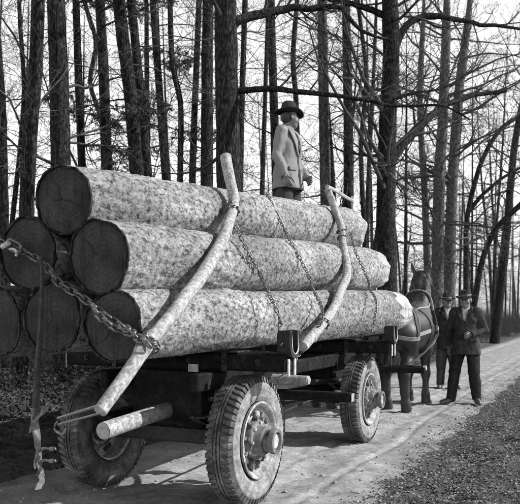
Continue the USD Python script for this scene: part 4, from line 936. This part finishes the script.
def person(label, base, fwd, seed, H=1.75, arms=None, feet=None, lean=(0, 0), head_turn=0.0, jacket=SUIT, trousers=SUIT, hem=.80, open_coat=False, hat_tilt=(0, 0), name='person', shirt=SHIRT, hands=None, brim=.155, crown=.115):
    sc = H / 1.75; T = Thing(name, label, 'person', base)
    fw = nrm(np.array([fwd[0], fwd[1], 0.])); rt_ = np.cross(fw, Z)
    mp = lambda p: np.asarray(base) + sc * (np.asarray(p)[..., 0:1] * rt_ + np.asarray(p)[..., 1:2] * fw + np.asarray(p)[..., 2:3] * Z)
    vec = lambda p: p[0] * rt_ + p[1] * fw + p[2] * Z
    arms = arms or {}; feet = feet or {}
    lx, ly = lean
    J = {}
    for s, k in ((-1, 'l'), (1, 'r')):
        J['sh' + k] = np.array([s * .175 + lx, ly, 1.425]); a = arms.get(k, [(s * .235 + lx, -.03 + ly, 1.14), (s * .235 + lx, .05 + ly, .89)])
        J['el' + k], J['wr' + k] = map(np.array, a); J['hip' + k] = np.array([s * .092, 0, .93])
        f = feet.get(k, (s * .10, 0.0, 0.0)); J['an' + k] = np.array([f[0], f[1], .10]); J['kn' + k] = (J['hip' + k] + J['an' + k]) / 2 + np.array([0, .035, 0]); fd = np.array([math.sin(f[2]), math.cos(f[2]), 0]); J['to' + k] = J['an' + k] + fd * .16; J['fd' + k] = fd
    hc = np.array([lx * 1.15, ly + .03, 1.605]); ct, st = math.cos(head_turn), math.sin(head_turn)
    hf = np.array([st, ct, 0.]); hr = np.array([ct, -st, 0.])        # head forward, head right
    hp = lambda r, f, u: tuple(hc + hr * r + hf * f + np.array([0, 0, u]))
    body = [((0, 0, .95), (lx * .5, ly * .5, 1.15), .115, .110), ((lx * .8, ly * .8, 1.29), (.138, .092, .18)), (tuple(J['shl'] * [.85, 1, 1]), tuple(J['shr'] * [.85, 1, 1]), .07, .07), ((lx, ly - .01, 1.44), tuple(hc + [0, -.015, -.06]), .062, .056)]
    for k in 'lr':
        body += [(tuple(J['sh' + k]), tuple(J['el' + k]), .055, .042), (tuple(J['el' + k]), tuple(J['wr' + k]), .041, .026), (tuple(J['hip' + k]), tuple(J['kn' + k]), .085, .058), (tuple(J['kn' + k]), tuple(J['an' + k]), .055, .038), (tuple(J['an' + k] + [0, 0, -.05]), tuple(J['to' + k] + [0, 0, -.065]), .038, .028)]
    head = [(hp(0, -.012, .025), (.076, .096, .098)), (hp(0, .03, -.055), (.056, .062, .068)), (hp(0, .072, -.088), hp(0, .074, -.085), .022, .02, {'k': .025}),
            (hp(0, .088, .012), hp(0, .112, -.028), .010, .0145, {'k': .010}), (hp(-.033, .080, .022), hp(.033, .080, .022), .013, .013, {'k': .014}), (hp(-.014, .088, -.058), hp(.014, .088, -.058), .0085, .0085, {'k': .006}), (hp(-.012, .086, -.068), hp(.012, .086, -.068), .009, .009, {'k': .006}),
            (hp(-.045, .066, -.012), hp(-.05, .055, -.03), .020, .018, {'k': .025}), (hp(.045, .066, -.012), hp(.05, .055, -.03), .020, .018, {'k': .025})]
    for s in (-1, 1): head += [(hp(s * .078, -.012, .012), hp(s * .082, -.016, -.02), .013, .010, {'k': .008}), (hp(s * .080, -.02, .02), hp(s * .088, -.026, .0), .009, .008, {'k': .006})]
    def sdf(P):
        d = blend(P, body, .035); near = np.linalg.norm(P - hc, axis=1) < .26
        if near.any():
            e = blend(P[near], head, .025)
            for s in (-1, 1): e = np.maximum(e, -(np.linalg.norm(P[near] - np.array(hp(s * .032, .098, .008)), axis=1) - .018))
            d[near] = smin(d[near], e, .02)
        return d
    ex = np.array([J[k] for k in J if not k.startswith('fd')] + [hc]); lo, hi = ex.min(0) - .19, ex.max(0) + .19; lo[2] = -.0; hi[2] = 1.79
    bv, bf = snet(sdf, lo, hi, .0125)
    # finer head replaces nothing: the face is refined by its own net and joined in one mesh
    hv, hfc = snet(lambda P: (lambda e: np.maximum(e, np.array(hc)[2] - .135 - P[:, 2]))(sdf(P)), hc - .16, hc + .16, .006)
    pieces = [(bv, bf), (hv, hfc)]
    hands = hands or {}
    for s, k in ((-1, 'l'), (1, 'r')):
        fd = nrm(J['wr' + k] - J['el' + k]); pn, sd_, curl = hands.get(k, ((-s, 0, 0), (0, 1, 0), .45))
        pn = np.array(pn, float); pn = nrm(pn - fd * (pn @ fd)); bones = hand_sdf(J['wr' + k] - fd * .01, fd, pn, np.array(sd_, float), curl)
        pts = np.array([b[0] for b in bones] + [b[1] for b in bones])
        pieces.append(snet(lambda P: blend(P, bones, .010), pts.min(0) - .03, pts.max(0) + .03, .0045))
    v, f = cat(*pieces); T.part('body', (mp(v), f), SKIN, smooth=True)
    for s in (-1, 1):
        c = np.array(hp(s * .032, .083, .008)); m = trimesh.creation.icosphere(2, .0125); bp = T.path + '/body'
        T.part('eye', (mp(m.vertices + c), m.faces), EYE, bp, smooth=True)
        m = trimesh.creation.icosphere(1, .0065); T.part('iris', (mp(m.vertices + c + hf * .0085), m.faces), HAIR, bp, smooth=True)
        T.part('eyebrow', (lambda t_: (mp(t_[0]), t_[1]))(tube(np.array([hp(s * .014, .097, .028), hp(s * .034, .095, .034), hp(s * .054, .082, .028)]), [.004, .005, .003], 5)), HAIR, bp)
    hair = [(hp(0, -.030, .020), (.083, .088, .090))]
    T.part('hair', (lambda r: (mp(r[0]), r[1]))(snet(lambda P: np.maximum(blend(P, hair), np.maximum((P - hc) @ hf - .012 - .5 * ((P - hc)[:, 2]), -.070 - (P - hc)[:, 2])), hc - .13, hc + .14, .008)), HAIR, smooth=True)
    # shirt front and collar
    sh = [((lx * .8, ly * .8 + .010, 1.28), (.150, .112, .19)), ((lx, ly - .005, 1.42), (lx * 1.1, ly + .015, 1.515), .072, .066)]
    T.part('shirt', (lambda r: (mp(r[0]), r[1]))(snet(lambda P: np.maximum(blend(P, sh, .03), np.maximum(1.10 - P[:, 2], P[:, 2] - 1.495)), (-.25 + lx, -.2 + ly, .98), (.25 + lx, .22 + ly, 1.54), .011)), shirt, smooth=True)
    # jacket
    tor = [((0, 0, hem - .03), (lx * .4, ly * .4, 1.12), .232, .185), ((lx * .8, ly * .8, 1.28), (.195, .185, .20)), (tuple(J['shl'] * [.80, 1, 1] + [0, 0, -.01]), tuple(J['shr'] * [.80, 1, 1] + [0, 0, -.01]), .088, .088), ((lx, ly - .035, 1.42), (lx, ly - .03, 1.49), .085, .074)]
    slv = []
    for s, k in ((-1, 'l'), (1, 'r')):
        wq = J['el' + k] + (J['wr' + k] - J['el' + k]) * .94
        slv += [(tuple(J['sh' + k] * [.97, 1, 1]), tuple(J['el' + k]), .072, .059), (tuple(J['el' + k]), tuple(wq), .059, .047)]
    def jsdf(P):
        Q = P.copy(); Q[:, 1] = (Q[:, 1] - ly) * 1.30 + ly
        a = blend(Q, tor, .05) * .82; b = blend(P, slv, .02)
        a = np.maximum(a, hem - P[:, 2]); b2 = b
        for k in 'lr':
            dd = nrm(J['wr' + k] - J['el' + k]); b2 = np.where(np.linalg.norm(P - J['wr' + k], axis=1) < .12, np.maximum(b2, (P - J['wr' + k]) @ dd + .012), b2)
        d = smin(a, b2, .03)
        w1, w2 = (.42, .008) if not open_coat else (.24, .018)
        zz = P[:, 2]; vb = 1.14 if open_coat else 1.29; half = np.where(zz > vb, w2 + (zz - vb) * w1 * .62, w2 if open_coat else .05 * np.clip(.90 - zz, 0, 1) - .002)
        cut = np.maximum(np.abs(P[:, 0] - lx * .8) - half, .045 + ly - P[:, 1])
        d = np.maximum(d, -cut)
        # the front of the neck stays open
        cv = np.maximum(np.linalg.norm((P - np.array([lx, ly + .05, 1.52])) / [1, 1, 1.1], axis=1) - .075, .0)
        d = np.maximum(d, -(np.linalg.norm(P - np.array([lx, ly + .055, 1.535]), axis=1) - .078))
        fold = meshkit.fbm(np.c_[P[:, 0] * 11 + P[:, 2] * 4, P[:, 1] * 11, P[:, 2] * 7 - P[:, 0] * 5], 3, seed) - .5
        return d + .038 * fold
    jl, jh = np.minimum(lo, lo), hi.copy(); jl = jl - .02; jl[2] = hem - .12; jh[2] = 1.60; jh = jh + [.03, .03, 0]
    T.part('jacket', (lambda r: (mp(r[0]), r[1]))(snet(jsdf, jl, jh, .0125)), jacket, smooth=True)
    jp = T.path + '/jacket'
    for s in (-1, 1):   # lapels, pocket flap
        w1 = .42 if not open_coat else .24; b0 = .008 if not open_coat else .018
        cl = np.array([[lx * .8 + s * (b0 + .010), ly + .155, 1.15 if open_coat else 1.27], [lx * .8 + s * (b0 + .048), ly + .145, 1.26 if open_coat else 1.335], [lx + s * .098, ly + .105, 1.39], [lx + s * .085, ly + .03, 1.485], [lx + s * .02, ly - .085, 1.515]])
        T.part('lapel', (lambda r: (mp(r[0]), r[1]))(tube(spline(cl, 18), np.r_[np.linspace(.012, .036, 9), np.linspace(.036, .026, 9)], 8, flat=(1, .35), ref=(0, 1, .3))), jacket, jp, smooth=True)
        T.part('pocket_flap', (lambda r: (mp(r[0]), r[1]))(obox(np.array([s * .125 + lx * .4, .125 + ly * .4, .985]), .055, .012, .022, np.array([.93, -s * .36, 0]), np.array([s * .36, .93, 0]), Z, .006)), jacket, jp)
    # trousers
    tr = [((-.07, 0, .95), (.07, 0, .95), .125, .125), ((0, -.03, .90), (.15, .125, .10))]
    for k in 'lr': tr += [(tuple(J['hip' + k] + [0, 0, -.05]), tuple(J['kn' + k]), .108, .086), (tuple(J['kn' + k]), tuple(J['an' + k] + [0, -.01, -.02]), .086, .074)]
    T.part('trousers', (lambda r: (mp(r[0]), r[1]))(snet(lambda P: np.maximum(blend(P, tr, .03) + .036 * (meshkit.fbm(np.c_[P[:, 0] * 10, P[:, 1] * 10, P[:, 2] * 6], 3, seed + 4) - .5), np.maximum(.055 - P[:, 2], P[:, 2] - 1.04)), np.minimum(lo, -.25) * [1, 1, 0] , np.maximum(hi * [1, 1, 0], [.25, .25, 1.08]), .0135)), trousers, smooth=True)
    for k in 'lr':
        a = J['an' + k]; fd = J['fd' + k]; sr = np.array([fd[1], -fd[0], 0])
        so = [(tuple(a + [0, 0, -.035] - fd * .045), tuple(a + fd * .05 + [0, 0, -.045]), .044, .045), (tuple(a + fd * .05 + [0, 0, -.055]), tuple(a + fd * .175 + [0, 0, -.068]), .046, .036)]
        T.part('shoe', (lambda r: (mp(r[0]), r[1]))(snet(lambda P: np.maximum(blend(P, so, .02), .0 - P[:, 2]), np.minimum(a, a + fd * .2) - [.09, .09, .11], np.maximum(a, a + fd * .2) + [.09, .09, .06], .009)), SHOE, smooth=True)
    # hat
    n = 40; th = np.arange(n) * 2 * np.pi / n; rings = []
    for rr, zz in ((.0, crown - .022), (.035, crown - .012), (.062, crown), (.078, crown - .012), (.086, crown * .5), (.091, .012), (.094, .004), (.120, -.004), (brim * .93, .0), (brim, .006), (brim, .0), (brim * .93, -.008), (.094, -.008)):
        c, s = np.cos(th), np.sin(th); x = rr * c * (.90 if rr < .1 else .97); y = rr * s * 1.12
        pinch = (.55 * np.exp(-(c / .28) ** 2) * (s > 0) * .04) if .05 < rr < .09 and zz > crown * .6 else 0
        dent = -.018 * np.exp(-(x / .02) ** 2) if zz > crown * .8 else 0
        dr = (-.022 * s ** 2 * np.where(s > 0, 1.0, .3) + .020 * c ** 2) * max(0, (rr - .095) / .06)
        rings.append(np.stack([x, y - pinch * np.sign(s), zz + dent + dr], 1))
    R = np.array(rings); tx, ty = hat_tilt; R[..., 2] += R[..., 0] * tx + R[..., 1] * ty
    wv = hc + R[..., 0:1] * hr + (R[..., 1:2] - .012) * hf + (R[..., 2:3] + .062) * np.array([0, 0, 1.])
    k = len(rings); i, j = np.meshgrid(np.arange(k - 1), np.arange(n), indexing='ij')
    q = np.stack([i * n + j, (i + 1) * n + j, (i + 1) * n + (j + 1) % n, i * n + (j + 1) % n], -1).reshape(-1, 4)
    hat = T.part('hat', (mp(wv.reshape(-1, 3)), q), FELT, smooth=50)
    bd = wv[5] + (wv[5] - wv[5].mean(0)) * .012; bt = wv[4] * .55 + wv[5] * .45; bt = bt + (bt - bt.mean(0)) * .012
    i = np.arange(n); T.part('hat_band', (mp(np.vstack([bt, bd])), np.stack([i, n + i, n + (i + 1) % n, (i + 1) % n], 1)), SHOE, hat, smooth=True)
    return T

person('man in pale coat and broad hat standing on top of the logs', W(2.92, -.30, 2.105) + np.array([.01, 0, 0]), (.88, -.47), 41, H=1.74,
       arms={'r': [(.235, -.03, 1.13), (.225, .08, .875)], 'l': [(-.25, .0, 1.13), (-.13, .20, .90)]}, feet={'l': (-.10, .03, -.2), 'r': (.11, -.03, .25)},
       jacket=KHAKI, trousers=GREYCLOTH, hem=.76, open_coat=True, head_turn=-.95, hat_tilt=(.05, -.06), hands={'r': ((-1, 0, 0), (0, 1, .3), .5), 'l': ((1, -.2, 0), (0, .5, 1), .6)}, brim=.160, crown=.130, shirt=KHAKI)
person('man in dark suit and hat nearest the road edge, one hand held at his belly', np.array([3.23, 10.9, .005]), (-.42, -.90), 42, H=1.76,
       arms={'l': [(-.285, -.06, 1.15), (-.09, .15, 1.08)], 'r': [(.27, -.05, 1.14), (.26, .06, .88)]}, feet={'r': (.22, .08, .7), 'l': (-.16, -.02, -.35)}, jacket=SUIT2, trousers=SUIT, hem=.77,
       hands={'l': ((0, -1, -.3), (0, .2, 1), 1.1)}, head_turn=.1, hat_tilt=(-.08, -.08))
person('man in dark suit with white shirt front standing between the horse and the other man', np.array([3.55, 13.2, .01]), (-.10, -1.0), 43, H=1.78,
       feet={'r': (.12, .0, .3), 'l': (-.13, .06, -.3)}, jacket=SUIT, trousers=SUIT2, hem=.74, head_turn=-.2, hat_tilt=(0, -.05))
